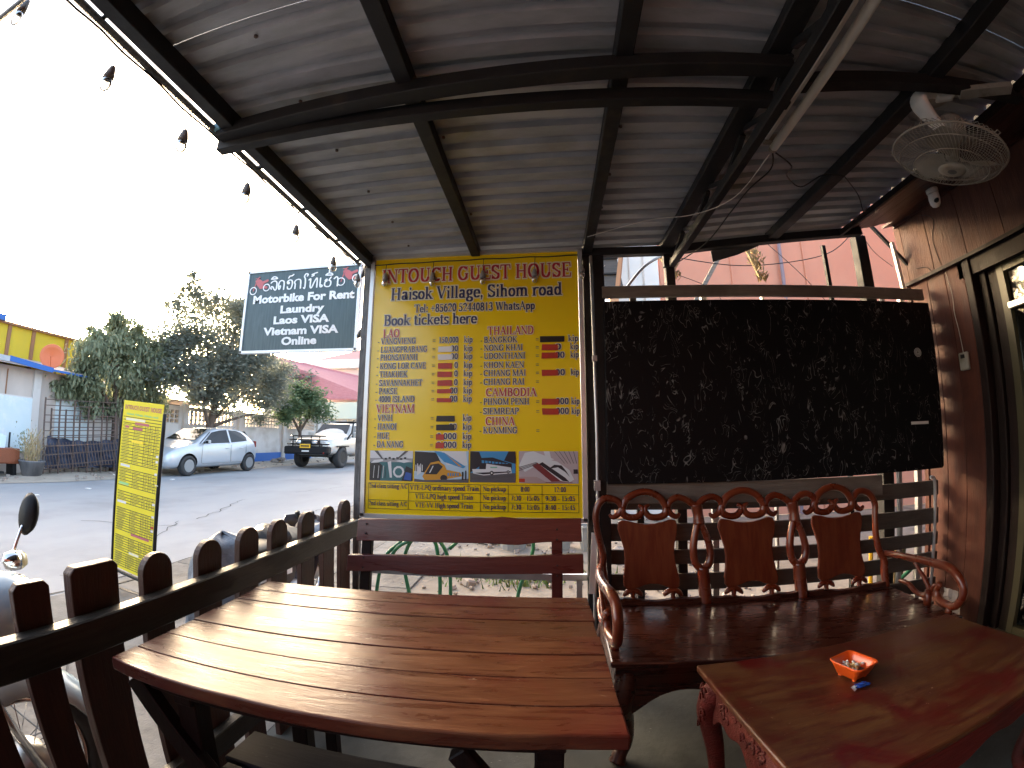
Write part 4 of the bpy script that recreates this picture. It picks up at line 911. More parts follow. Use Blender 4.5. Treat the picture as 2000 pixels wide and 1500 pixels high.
def glyph(ch, g=0.0, PW=2.0, PH=.8):
    w, d = GL.get(ch, GL[' ']); out = []
    def sweep(pts, pw, ph):
        pw += g; ph += g
        for (x0, y0), (x1, y1) in zip(pts, pts[1:]):
            out.append(hull([(x + sx * pw / 2, y + sy * ph / 2) for x, y in ((x0, y0), (x1, y1)) for sx in (-1, 1) for sy in (-1, 1)]))
    for tk in d.split(';'):
        q = tk.split()
        if not q: continue
        if q[0] == 'v':
            x, a, b = map(float, q[1:4]); sweep([(x, a + .1), (x, b - .1)], PW, .2)
            if len(q) > 4 and 'b' in q[4]: sweep([(x - 1.2, a + .3), (x + 1.2, a + .3)], 1.0, .6)
            if len(q) > 4 and 't' in q[4]: sweep([(x - 1.2, b - .3), (x + (1.2 if b == 10 and ch.isupper() else 0), b - .3)], 1.0, .6)
        elif q[0] == 'h': a, b, y = map(float, q[1:4]); sweep([(a, y), (b, y)], .4, PH)
        elif q[0] == 's': a, y = map(float, q[1:3]); sweep([(a - 1.2, y + (.1 if y < 5 else -.1)), (a + 1.2, y + (.1 if y < 5 else -.1))], .8, .6)
        elif q[0] == 'd': a, b, c, e = map(float, q[1:5]); sweep([(a, b), (c, e)], PW if q[5] == 'T' else .9, .3)
        elif q[0] == 'a':
            cx, cy, rx, ry, a0, a1 = map(float, q[1:7]); n = max(4, int(abs(a1 - a0) / 26))
            sweep([(cx + rx * math.cos(math.radians(a0 + (a1 - a0) * k / n)), cy + ry * math.sin(math.radians(a0 + (a1 - a0) * k / n))) for k in range(n + 1)], PW, PH)
        elif q[0] == 'p': cx, cy, r = map(float, q[1:4]); out.append([(cx + (r + g / 2) * math.cos(k * PI / 4), cy + (r + g / 2) * math.sin(k * PI / 4)) for k in range(8)])
    return w, out
def serif(txt, x0, x1, z, cap, y, m, par, halo=None, name='lettering', fn=None, skip=None):
    fn = fn or (lambda a, b, t: (a, y - t, b))
    W_ = sum(glyph(c)[0] for c in txt); sx = (x1 - x0) / W_; s = cap / 10
    for g, mm, dep in (((1.6, halo, .0004),) if halo else ()) + ((0.0, m, .0012),):
        mb = MB(); x = x0; k = 0
        for c in txt:
            w, P = glyph(c, g)
            for poly in P:
                k += 1; t = dep + (k % 9) * .00006
                mb.add([fn(x + a * sx, z + b * s, t) for a, b in poly], [tuple(range(len(poly)))])
            x += w * sx
        mb.build(name if mm is m else 'lettering_outline', mm, par, kind='stuff')
def flat(poly, y, t, m, par, name): return MB().add([(a, y - t, b) for a, b in poly], [tuple(range(len(poly)))]).build(name, m, par)
def rectp(x0, z0, x1, z1): return [(x0, z0), (x1, z0), (x1, z1), (x0, z1)]

yb = thing('ticket_board', 'big yellow travel ticket board with red and navy lettering and price list', 'sign', (-.41, 2.14, 1.5))
YF = 2.128
MB().box((-.41, 2.141, 1.523), (1.150, .022, 1.425)).build('panel', m_yel, yb)
MB().bar((-.999, 2.138, .80), (-.999, 2.138, 2.245), .022, .034, up=(0, 1, 0)).build('frame', m_alu, yb)
MB().bar((.178, 2.138, .80), (.178, 2.138, 2.245), .022, .034, up=(0, 1, 0)).build('frame', m_alu, yb)
MB().bar((-1.012, 2.138, .803), (.19, 2.138, .803), .034, .022).build('frame', m_alu, yb)
MB().bar((-1.012, 2.138, 2.245), (.19, 2.138, 2.245), .034, .022).build('frame', m_alu, yb)
serif('INTOUCH GUEST HOUSE', -.945, .13, 2.088, .082, YF, m_txtred, yb, m_halo)
serif('Haisok Village, Sihom road', -.885, .077, 1.985, .072, YF, m_txtblue, yb, m_halo)
serif('Tel: +85620 52440813 WhatsApp', -.742, -.07, 1.909, .046, YF, m_txtblue, yb, m_halo)
serif('Book tickets here', -.918, -.388, 1.838, .062, YF, m_txtblue, yb, m_halo)
serif('LAO', -.918, -.822, 1.770, .047, YF, m_txtred, yb, m_halo)
serif('THAILAND', -.328, -.077, 1.772, .045, YF, m_txtred, yb, m_halo)
serif('VIETNAM', -.938, -.722, 1.352, .045, YF, m_txtred, yb, m_halo)
serif('CAMBODIA', -.335, -.065, 1.437, .043, YF, m_txtred, yb, m_halo)
serif('CHINA', -.335, -.18, 1.284, .043, YF, m_txtred, yb, m_halo)
rows = [('VANGVIENG', 1.733, '150,000', None, .202), ('LUANGPRABANG', 1.685, '00', 'w', .268), ('PHONSAVANH', 1.641, '00', 'w', .215), ('KONG LOR CAVE', 1.593, '0', 'r', .262), ('THAKHEK', 1.547, '0', 'r', .160),
        ('SAVANNAKHET', 1.499, '0', 'r', .245), ('PAKSE', 1.454, '00', 'r', .105), ('4000 ISLAND', 1.410, '00', 'r', .205), ('VINH', 1.308, '', 'b', .085), ('HANOI', 1.261, '00', 'b', .110), ('HUE', 1.211, '0,000', 'rs', .068), ('DA NANG', 1.166, '0,000', 'rs', .150)]
def patch(x0, x1, z, kind, h=.034):
    m = {'r': m_patchred, 'rs': m_patchred, 'w': m_patchwhite, 'b': m_txtblack}[kind]; j = lambda: rnd.uniform(-.002, .002)
    MB().add([(x0 + j(), YF - .0022, z - h * .12), (x1 + j(), YF - .0022, z - h * .12 + j()), (x1 + j(), YF - .0022, z + h + j()), (x0 + j(), YF - .0022, z + h)], [(0, 1, 2, 3)]).build('price_patch', m, yb)
for t, z, num, pk, w in rows:
    serif('-', -.948, -.935, z, .032, YF, m_txtblue, yb); serif(t, -.928, -.928 + w, z, .033, YF, m_txtblue, yb, m_halo)
    serif('=', -.634, -.612, z, .032, YF, m_txtblue, yb)
    if pk is None: serif(num, -.598, -.488, z, .032, YF, m_txtblue, yb, m_halo)
    else:
        if num: serif(num, -.492 - .022 * len(num) + .006, -.488, z, .032, YF, m_txtblue, yb, m_halo)
        patch(-.600, -.500 if pk == 'b' else (-.555 if pk == 'rs' else -.520), z + (.004 if t == 'PAKSE' else 0), pk, .020 if t in ('PAKSE', '4000 ISLAND') else .027)
    serif('kip', -.457, -.410, z, .034, YF, m_txtblue, yb, m_halo)
rows = [('BANGKOK', 1.728, 'b', '', .182), ('NONG KHAI', 1.684, 'r', '0', .212), ('UDONTHANI', 1.639, 'r', '00', .225), ('KHON KAEN', 1.590, None, '', .218), ('CHIANG MAI', 1.546, 'r', '00', .228), ('CHIANG RAI', 1.499, None, '', .220), ('PHNOM PENH', 1.393, 'r', '000', .245), ('SIEMREAP', 1.342, 'r', '000', .190), ('KUNMING', 1.242, None, '', .182)]
for t, z, pk, num, w in rows:
    serif('-', -.368, -.354, z, .032, YF, m_txtblue, yb); serif(t, -.348, -.348 + w, z, .033, YF, m_txtblue, yb, m_halo); serif('=', -.070, -.048, z, .032, YF, m_txtblue, yb)
    if pk:
        if num: serif(num, .035, .052 + .017 * len(num), z, .032, YF, m_txtblue, yb, m_halo)
        patch(-.045 if pk == 'b' else -.036, .085 if pk == 'b' else .050, z, pk, .030)
        serif('kip', .115 if t != 'BANGKOK' else .105, .158, z, .034, YF, m_txtblue, yb, m_halo)
# table at the bottom of the board
ln = MB()
def hl(x0, x1, z): ln.box(((x0 + x1) / 2, YF - .0006, z), (x1 - x0, .0006, .0022))
def vl(x, z0, z1): ln.box((x, YF - .0008, (z0 + z1) / 2), (.0022, .0006, z1 - z0))
hl(-.966, .145, .977); hl(-.743, .145, .932); hl(-.966, .145, .887); hl(-.966, .145, .842)
for x in (-.966, .145, -.743, -.358, -.214, -.040): vl(x, .842, .977)
ln.build('table_lines', m_txtblack, yb, kind='stuff')
serif('2nd class sitting A/C', -.962, -.748, .950, .024, YF, m_txtblue, yb); serif('2nd class sitting A/C', -.962, -.748, .858, .024, YF, m_txtblue, yb)
for k, (a, b_, c) in enumerate((('VTE-LPQ ordinary speed Train', '8:00', '12:00'), ('VTE-LPQ high speed Train', '7:30 - 15:05', '9:30 - 15:05'), ('VTE-VV High speed Train', '7:30 - 15:05', '8:40 - 15:45'))):
    z = .945 - .045 * k; off = .0 if k == 0 else .03
    serif(a, -.735 + off, -.366 - off, z, .026, YF, m_txtblue, yb); serif('No pickup', -.345, -.225, z, .025, YF, m_txtblue, yb)
    serif(b_, *((-.150, -.104) if k == 0 else (-.200, -.053)), z, .025, YF, m_txtblue, yb); serif(c, *((.020, .082) if k == 0 else (-.024, .128)), z, .025, YF, m_txtblue, yb)
# four printed travel pictures, flat print
C_ = lambda n, c: mat('print_' + n, c, rough=.35)
pg, pt, pw, pd, pb2, po, psk, pm, pgr = C_('grey', (.35, .36, .38)), C_('teal', (.04, .16, .18)), C_('offwhite', (.70, .72, .74)), C_('dark', (.02, .022, .03)), C_('skyblue', (.05, .28, .55)), C_('ochre', (.62, .30, .03)), C_('paleblue', (.45, .62, .75)), C_('maroon', (.20, .035, .04)), C_('asphalt', (.10, .10, .11))
def pic(x0, z0, x1, z1, bgm, items):
    p = flat(rectp(x0, z0, x1, z1), YF, .0006, bgm, yb, 'picture')
    for k, (m_, P) in enumerate(items): flat([(x0 + (x1 - x0) * a, z0 + (z1 - z0) * b) for a, b in P], YF, .0009 + k * .00008, m_, p, 'picture_shape')
circ = lambda cx, cy, r, asp=1.5, n=10: [(cx + r * math.cos(2 * PI * k / n) / asp, cy + r * math.sin(2 * PI * k / n)) for k in range(n)]
pic(-.963, .990, -.723, 1.148, pg, [(pw, rectp(0, .75, 1, 1)), (pt, rectp(0, 0, 1, .62)), (pd, [(0, 0), (.25, 0), (.3, .5), (.2, .62), (0, .6)]), (pw, [(.02, .58), (.2, .6), (.32, .66), (.3, .72), (.1, .68)]), (pw, [(.42, .62), (.48, .1), (.53, .1), (.5, .66)]), (pw, circ(.68, .3, .2)), (pt, circ(.68, .3, .13)), (pw, [(.6, .66), (.8, .6), (.98, .66), (.8, .72)]), (pd, [(.75, 0), (1, 0), (1, .4), (.85, .5)]), (C_('blue', (.03, .1, .4)), [(.8, .05), (.97, .02), (.98, .25), (.85, .3)])] + [(pw if k % 2 else pd, [(.03 + .055 * k, .08), (.045 + .055 * k, .08), (.06 + .055 * k, .5), (.05 + .055 * k, .5)]) for k in range(7)] + [(pd, rectp(.35 + .09 * k, .70 + .03 * (k % 2), .40 + .09 * k, .76 + .03 * (k % 2))) for k in range(6)] + [(pgr, [(.1, 1), (.18, 1), (.32, .72), (.28, .72)]), (pgr, [(.9, 1), (.82, 1), (.62, .72), (.66, .72)])])
pic(-.713, .987, -.422, 1.149, psk, [(pw, [(.5, 1), (.95, 1), (.98, .55), (.6, .55)]), (pd, [(0, .35), (.0, .98), (.4, .95), (.5, .6), (.2, .3)]), (pb2, [(.36, 1), (.55, .95), (.95, .5), (.9, .45), (.55, .65)]), (po, [(.15, .18), (.3, .62), (.45, .68), (.56, .55), (.6, .4), (.85, .32), (.88, .2), (.6, .1), (.2, .05)]), (pd, [(.2, .25), (.3, .56), (.45, .6), (.53, .5), (.42, .25)]), (pd, circ(.55, .14, .1)), (pgr, [(0, 0), (1, 0), (1, .12), (.8, .1), (.2, .06), (0, .1)]), (pw, [(.05, .2), (.13, .3), (.1, .5), (.05, .5)]), (po, [(.55, .95), (.62, .85), (.88, .5), (.82, .52)])] + [(pw, rectp(.02 + .03 * k, .30 + .05 * (k % 3), .035 + .03 * k, .55 + .04 * (k % 2))) for k in range(5)] + [(pb2, [(.62 + .045 * k, .20), (.64 + .045 * k, .20), (.645 + .045 * k, .30), (.62 + .045 * k, .30)]) for k in range(5)] + [(pd, rectp(.88, .08, .91, .34)), (pd, rectp(.94, .08, .96, .38)), (pw, [(.28, .30), (.30, .30), (.36, .52), (.34, .52)])])
pic(-.414, .990, -.176, 1.149, pb2, [(pgr, rectp(0, 0, 1, .3)), (pd, [(0, .3), (0, 1), (.2, .98), (.3, .6)]), (pd, [(.2, .35), (.22, .78), (.5, .8), (.92, .6), (.92, .42)]), (pw, [(.07, .28), (.05, .42), (.35, .42), (.36, .6), (.9, .48), (.92, .3), (.3, .22)]), (pd, [(.1, .3), (.9, .36), (.9, .33), (.3, .25)]), (pd, circ(.48, .3, .07)), (pd, circ(.84, .34, .05)), (C_('greenish', (.2, .5, .35)), rectp(.45, .46, .6, .5)), (pd, [(.75, .7), (1, .6), (1, 1), (.85, 1)])] + [(pb2, [(.26 + .075 * k, .60 + .02 * (k < 3)), (.315 + .075 * k, .60 + .015 * (k < 3)), (.315 + .075 * k, .70 - .012 * k), (.26 + .075 * k, .71 - .012 * k)]) for k in range(8)] + [(pw, circ(.48, .3, .03)), (pw, circ(.84, .34, .02)), (pgr, [(.0, .16), (.9, .22), (1, .2), (0, .12)])])
pic(-.158, .988, .145, 1.150, C_('stonepink', (.50, .42, .44)), [(pw, [(0, .55), (.1, .95), (.25, 1), (.6, .75), (.35, .6), (.1, .35)]), (pw, [(.42, 1), (.46, .75), (.55, .75), (.52, 1)]), (pm, [(.22, .55), (.32, .66), (.85, .06), (.55, .05)]), (pw, [(.3, .66), (.45, .76), (.65, .68), (.85, .42), (.93, .12), (.85, .04), (.7, .08)]), (pd, [(.5, .45), (.6, .58), (.72, .56), (.8, .38), (.86, .2), (.78, .36), (.66, .5)]), (pd, [(.34, .6), (.4, .66), (.78, .18), (.85, .05), (.74, .08)]), (C_('dusty', (.45, .33, .32)), [(0, 0), (.5, 0), (.3, .2), (0, .2)]), (m_patchred, rectp(.0, .03, .1, .14))] + [(pgr, [(.0, .50 - .05 * k), (.0, .48 - .05 * k), (.30, .64 - .03 * k), (.30, .66 - .03 * k)]) for k in range(3)] + [(pgr, [(.6 + .08 * k, 1), (.61 + .08 * k, 1), (.78 + .05 * k, .62), (.77 + .05 * k, .62)]) for k in range(5)] + [(pd, rectp(.92, .30, .99, .44)), (pm, [(.45, .02), (.9, .02), (.9, .035), (.45, .04)])])

# hanging slate coloured sign
ms = thing('hanging_sign', 'slate grey hanging sign with white lettering and pink motorbike drawings', 'sign', (-1.7, 2.5, 2.1))
SY = 2.488
MB().box((-1.7, 2.5, 2.089), (.862, .02, .590)).build('panel', m_signdark, ms)
for p, q in (((-2.150, 2.5, 2.384), (-1.255, 2.5, 2.386)), ((-2.150, 2.5, 1.794), (-1.255, 2.5, 1.790))): MB().bar(p, q, .035, .018).build('frame', m_alu, ms)
for x in (-2.140, -1.262): MB().bar((x, 2.4995, 1.786), (x, 2.4995, 2.394), .018, .034, up=(0, 1, 0)).build('frame', m_alu, ms)
for z in (2.30, 1.88): MB().bar((-1.25, 2.5, z), (-1.045, 2.18, z), .02, .02).build('bracket', m_steelblk, ms)
def ftext(body, x0, x1, z, cap, m, par, y=SY, off=.015):
    c = bpy.data.curves.new('lettering', 'FONT'); c.body = body; c.size = 1; c.offset = off; c.resolution_u = 3
    o = bpy.data.objects.new('tmp', c); COL.objects.link(o); me = bpy.data.meshes.new_from_object(o.evaluated_get(bpy.context.evaluated_depsgraph_get()))
    bpy.data.objects.remove(o); v = np.empty(len(me.vertices) * 3); me.vertices.foreach_get('co', v); v = v.reshape(-1, 3)
    a, b = v[:, 0].min(), v[:, 0].max(); s = (x1 - x0) / (b - a); out = np.stack([x0 + (v[:, 0] - a) * s, np.full(len(v), y - .0012), z + v[:, 1] * cap / .70], 1)
    p = par; base = np.array(par.location); out -= base
    me.vertices.foreach_set('co', out.reshape(-1)); me.update(); me.materials.clear(); me.materials.append(m)
    t = bpy.data.objects.new('lettering', me); COL.objects.link(t); t.parent = par; t['kind'] = 'stuff'; return t
bpy.context.view_layer.update()
for body, x0, x1, z, cap in (('Motorbike For Rent', -2.078, -1.290, 2.146, .056), ('Laundry', -1.845, -1.506, 2.064, .052), ('Laos VISA', -1.891, -1.462, 1.988, .052), ('Vietnam VISA', -1.966, -1.389, 1.910, .052), ('Online', -1.815, -1.545, 1.838, .052)):
    ftext(body, x0, x1, z, cap, m_signwhite, ms, off=.045)
# Lao headline drawn with a round pen
LAO = ['1.6,1.2 1,2 1.6,2.9 2.6,2.4 3.2,1.2 4.2,.3 4.9,1.4 4.9,5.2 3.8,6.6 2,6.4 1,5.4', '.9,8.2 2.2,9.6 3.8,9.4 4.8,8.2 .9,8.2',
       '6.6,2.6 7.4,3 7.4,1.8 6.8,.6 6.2,2.2 6.4,5.2 7.6,6.6 9.2,6.2 9.8,4.8 9.8,.4', '12.2,4.6 12.9,5.2 13.2,4.2 12.2,4.2 12,5.6 13.4,6.6 15,5.8 15.2,3 14.4,.6 12.6,.6 12.2,2', '12.5,8 13.2,9.2 14.6,9.4 15.6,10.2',
       '17.2,.4 17.2,3.6 16.6,4.6 17.6,6.2 19.4,6.6 20.6,5.4 20.8,.4', '22.8,.6 23.6,.4 23.6,6 22.8,8.2 23.6,10 25,9.6 24.6,8.4', '26,5.6 26.8,6.4 27,5.2 27,1 28,.4 29.6,4.6 30.8,6.6 31.2,5.2 31.2,.4', '27.6,8 28.8,8.6 28.4,9.6 27.6,9 29,9.8 30.8,10.4',
       '33.2,6.4 33.2,1.2 34,.4 34.6,1.2 33.8,1.8', '36.2,4.6 37.2,5.4 37.2,4 36.4,3.8 36,1.6 37,.5 39,.5 39.8,2 39.6,4 38.6,4.6 39.8,6.6', '36.4,8.2 37.8,9.4 39.8,9.2 40.4,8 36.4,8.2', '38.4,10.2 38.4,11.4', '41.8,5.4 43,6.6 44,5.4 44,.4']
mb = MB()
for kk, st_ in enumerate(LAO):
    pts = cat_rom([(*map(float, q.split(',')), 0) for q in st_.split()], 4)
    for a, b_ in zip(pts, pts[1:]):
        H = hull([(p.x + .48 * math.cos(t * PI / 4), p.y + .42 * math.sin(t * PI / 4)) for p in (a, b_) for t in range(8)]); kk += 1
        mb.add([(-1.955 + x * .545 / 45, SY - .0012 - (kk % 9) * .00006, 2.232 + z * .0108) for x, z in H], [tuple(range(len(H)))])
mb.build('lettering', m_signwhite, ms, kind='stuff')
def bikeicon(cx, cz, s, fl_):
    mb = MB(); k = 0
    def pen(pts, w):
        nonlocal k
        for a, b_ in zip(pts, pts[1:]):
            H = hull([(p[0] + w * math.cos(t * PI / 3), p[1] + w * math.sin(t * PI / 3)) for p in (a, b_) for t in range(6)]); k += 1
            mb.add([(cx + fl_ * x * s, SY - .0012 - (k % 9) * .00006, cz + z * s) for x, z in H], [tuple(range(len(H)))])
    ring = lambda x, z, r: [(x + r * math.cos(t * PI / 7), z + r * math.sin(t * PI / 7)) for t in range(15)]
    pen(ring(-.7, -.45, .36), .05); pen(ring(.75, -.2, .34), .05)
    w1 = mb; mb = MB()
    pen([(-.7, -.45), (-.5, .2), (-.35, .75), (-.1, .9)], .05); pen([(-.45, .5), (-.1, .55), (.25, .3), (.8, .5)], .13); pen([(-.3, .2), (.1, -.2), (.4, -.1), (.75, -.2)], .12); pen([(-.2, .3), (.2, .1)], .2); pen([(-.55, .8), (-.2, .7)], .04)
    w1.build('wheel_print', m_signwhite, ms, kind='stuff'); mb.build('motorbike_print', m_pink, ms, kind='stuff')
bikeicon(-2.035, 2.275, .075, 1); bikeicon(-1.345, 2.300, .075, 1)

# ================================================================ leaning timetable banner at the kerb
bn = thing('timetable_banner', 'tall narrow yellow timetable banner in a dark standing frame on the pavement', 'banner', (-3.126, 2.472, GZ), -.088)
WB, HB = .50, 1.31; RO = -.077
def bp(u, v, t): a = WB * (u - .5); c = HB * v; return (a * math.cos(RO) - c * math.sin(RO), .012 * v * (1 - v) * 4 + .02 - t, .165 + a * math.sin(RO) + c * math.cos(RO))
mb = MB(); n = 16
mb.add([bp(u, i / n, t) for t in (0, -.004) for i in range(n + 1) for u in (0, 1)], [(2 * i, 2 * i + 1, 2 * i + 3, 2 * i + 2) for i in range(n)] + [(2 * (n + 1) + 2 * i, 2 * (n + 1) + 2 * i + 2, 2 * (n + 1) + 2 * i + 3, 2 * (n + 1) + 2 * i + 1) for i in range(n)])
mb.build('panel', m_yel2, bn, W=False)
for u in (-.03, 1.03): MB().tube([bp(u, i / 10 * 1.01 - .06, -.004) for i in range(11)], .014, 8).build('frame_side', m_blackpl, bn, W=False, smooth=True)
for v in (-.02,): MB().tube([bp(-.03, v, -.004), bp(1.03, v, -.004)], .014, 8).build('frame_bottom', m_blackpl, bn, W=False)
for y in (-.22, .0, .24): MB().bar((-WB / 2 - .02, y, .02), (WB / 2 + .02, y, .02), .025, .02).build('base_bar', m_steelblk, bn, W=False)
for x in (-WB / 2, WB / 2): MB().bar((x, .02, .02), (x * .98, .02, .2), .02, .02).build('foot_post', m_steelblk, bn, W=False); MB().bar((x, -.24, .02), (x, .30, .02), .022, .02).build('base_bar', m_steelblk, bn, W=False)
ln = MB()
def bl_(u0, v0, u1, v1, w=.0018):
    if abs(v1 - v0) < 1e-6: P = [(u0, v0 - w), (u1, v0 - w), (u1, v0 + w), (u0, v0 + w)]
    else: P = [(u0 - w * 2, v0), (u0 + w * 2, v0), (u1 + w * 2, v1), (u1 - w * 2, v1)]
    ln.add([bp(a, b, .0006) for a, b in P], [(0, 1, 2, 3)])
v = .905
blocks = [(.905, .87, 2, ()), (.87, .635, 13, (.35, .62, .74, .86)), (.60, .50, 6, (.40, .68, .80, .92)), (.465, .40, 4, (.40, .68, .80, .92)), (.365, .235, 9, (.40, .68, .80, .92)), (.20, .115, 6, (.40, .66, .80, .92)), (.10, .02, 6, (.35, .62, .80))]
for a, b_, nn, cols in blocks:
    for i in range(nn + 1): bl_(.03, a + (b_ - a) * i / nn, .985, a + (b_ - a) * i / nn)
    for c in cols: bl_(c, b_, c, a, .0022)
ln.build('table_lines', m_txtblack, bn, W=False, kind='stuff')
tx = MB(); kk = 0
for a, b_, nn, cols in blocks[1:]:
    ed = [.03] + list(cols) + [.985]
    for i in range(nn):
        vv = a + (b_ - a) * (i + .5) / nn
        for c0, c1 in zip(ed, ed[1:]):
            u = c0 + .03
            while u < c1 - .03 and u < c0 + (c1 - c0) * rnd.uniform(.4, .95):
                w = rnd.uniform(.008, .016); kk += 1; tx.add([bp(p, q, .0007) for p, q in ((u, vv - .0028), (u + w, vv - .0028), (u + w, vv + .0028), (u, vv + .0028))], [(0, 1, 2, 3)]); u += w + rnd.uniform(.004, .012)
tx.build('small_print', mat('print_faded', (.20, .17, .05), rough=.5), bn, W=False, kind='stuff')
tfn = lambda off: (lambda a, b, t: bp(a, b, t + .0004))
def bser(t, u0, u1, v0, cap, m): serif(t, u0, u1, v0, cap, 0, m, bn, fn=tfn(0))
_W = None
def bser(t, u0, u1, v0, cap, m, name='lettering'):
    W_ = sum(glyph(c)[0] for c in t); sx = (u1 - u0) / W_; mb = MB(); x = u0; k = 0
    for c in t:
        w, P = glyph(c, .5)
        for poly in P: k += 1; mb.add([bp(x + a * sx, v0 + b * cap / 10, .0010 + (k % 9) * .00006) for a, b in poly], [tuple(range(len(poly)))])
        x += w * sx
    mb.build(name, m, bn, W=False, kind='stuff')
bser('INTOUCH GUEST HOUSE', .04, .97, .950, .024, m_pink); bser('Haisok Village, Sihom road', .10, .90, .918, .010, m_printlime)
for u0, v0, w, mm in ((.10, .885, .5, m_halo), (.35, .865, .35, m_pink), (.30, .835, .25, m_pink), (.10, .84, .1, m_pink), (.06, .612, .25, m_patchwhite), (.05, .505, .26, m_printlime), (.04, .395, .24, m_patchwhite), (.45, .22, .45, m_pink), (.42, .108, .25, m_halo), (.3, .76, .3, m_yel)):
    MB().add([bp(a, b_, .0013) for a, b_ in ((u0, v0), (u0 + w, v0), (u0 + w, v0 + .014), (u0, v0 + .014))], [(0, 1, 2, 3)]).build('printed_block', mm, bn, W=False)
for vv in (.70, .67, .60, .43, .36, .30, .28): MB().add([bp(a, b_, .0016) for a, b_ in ((.93, vv), (.99, vv), (.99, vv + .014), (.93, vv + .012))], [(0, 1, 2, 3)]).build('price_patch', m_patchred if vv == .30 else m_patchwhite, bn, W=False)
for u in (-.05, 1.04): MB().add([bp(a, b_, .02) for a, b_ in ((u - .03, .55), (u + .04, .548), (u + .04, .553), (u - .03, .555))], [(0, 1, 2, 3)]).build('cable_tie', m_patchwhite, bn, W=False)
# ================================================================ vehicles
def lerp(a, b, t): return a + (b - a) * t
def body_loft(st, name, m, par, arches, sub=2):
    mb = MB(); rings = []
    for (x, w, zb, zl, wr, zt) in st:
        h = [(0, zb), (w * .80, zb), (w * .97, zb + .10), (w, lerp(zb, zl, .45)), (w * .985, lerp(zb, zl, .80)), (w * .94, zl), (lerp(w * .94, wr, .5), lerp(zl, zt, .52)), (wr, zt - .035), (wr * .80, zt - .003), (0, zt + .012)]
        rings.append([(x, y, z) for y, z in h] + [(x, -y, z) for y, z in h[-2:0:-1]])
    n = len(rings[0])
    for r in rings: mb.v += r
    mb.f = [(i * n + k, i * n + (k + 1) % n, (i + 1) * n + (k + 1) % n, (i + 1) * n + k) for i in range(len(rings) - 1) for k in range(n)] + [tuple(range(n)), tuple((len(rings) - 1) * n + k for k in range(n))[::-1]]
    mb.mi = [0] * len(mb.f)
    o = mb.build(name, m, par, W=False, smooth=True, sub=sub)
    cut = MB(); R = Matrix.Rotation(PI / 2, 3, 'X')
    for (ax_, r, w) in arches:
        for sg in (-1, 1): cut.lathe([(r, -.17), (r, .17)], (ax_, sg * w, r * .92), R, 24)
    c = cut.build('cutter', m); b = o.modifiers.new('b', 'BOOLEAN'); b.operation = 'DIFFERENCE'; b.object = c; b.solver = 'EXACT'
    c.matrix_world = Matrix.Identity(4); par_m = par.matrix_world.copy(); o.parent = None
    bpy.context.view_layer.update()
    me = bpy.data.meshes.new_from_object(o.evaluated_get(bpy.context.evaluated_depsgraph_get()))
    o.modifiers.clear(); o.data = me; bpy.data.objects.remove(c); o.parent = par; me.name = name
    return o
def surf(st, x, s, off=0.0):
    for a, b in zip(st, st[1:]):
        if a[0] >= x >= b[0]:
            t = (a[0] - x) / (a[0] - b[0]); w, zl, wr, zt = [lerp(a[i], b[i], t) for i in (1, 3, 4, 5)]; break
    return (x, lerp(w * .94, wr, s) + off, lerp(zl, zt - .035, s))
def side_pane(st, P, m, par, name='window', off=.004, sg=1):
    pts = []
    for (x, s) in P: a = surf(st, x, s, off); pts.append((a[0], a[1] * sg, a[2]))
    mb = MB(); mb.add(pts + [(a, b - sg * .012, c) for a, b, c in pts], [tuple(range(len(pts))), tuple(range(len(pts), 2 * len(pts)))[::-1]])
    return mb.build(name, m, par, W=False)
def wheel(x, y, r, par, sg, rimm=m_alloy, tw=.19, spokes=5, hub=.62):
    R = Matrix.Rotation(PI / 2 * sg * -1, 3, 'X')
    g = bpy.data.objects.new('wheel', None)
    w_ = MB().lathe([(r * hub, -tw / 2), (r * .90, -tw / 2), (r * .985, -tw * .38), (r, -tw * .2), (r, tw * .2), (r * .985, tw * .38), (r * .90, tw / 2), (r * hub, tw / 2 - .01), (r * hub, -tw / 2)], (x, y, r), R, 28).build('tyre', m_black, par, W=False, smooth=True)
    rm = MB().lathe([(r * hub, tw / 2 - .012), (r * (hub - .05), tw / 2 - .03), (r * (hub - .05), tw / 2 - .06), (0, tw / 2 - .06)], (x, y, r), R, 28)
    o = rm.build('rim', m_steelblk if spokes else rimm, w_, W=False, smooth=True)
    sp = MB(); c = Vector((x, y, r))
    for k in range(spokes):
        a = 2 * PI * k / spokes; d = Vector((math.cos(a), 0, math.sin(a))); n_ = Vector((0, sg, 0))
        sp.bar(c + n_ * (tw / 2 - .028) + d * r * .08, c + n_ * (tw / 2 - .018) + d * r * (hub - .02), r * .075, .02, up=n_)
    if spokes: sp.lathe([(r * hub, tw / 2 - .004), (r * (hub - .055), tw / 2 - .010)], (x, y, r), R, 28); sp.lathe([(r * .16, tw / 2 - .02), (r * .13, tw / 2 - .008), (0, tw / 2 - .006)], (x, y, r), R, 16)
    if spokes: sp.build('spokes', rimm, w_, W=False, kind='stuff')

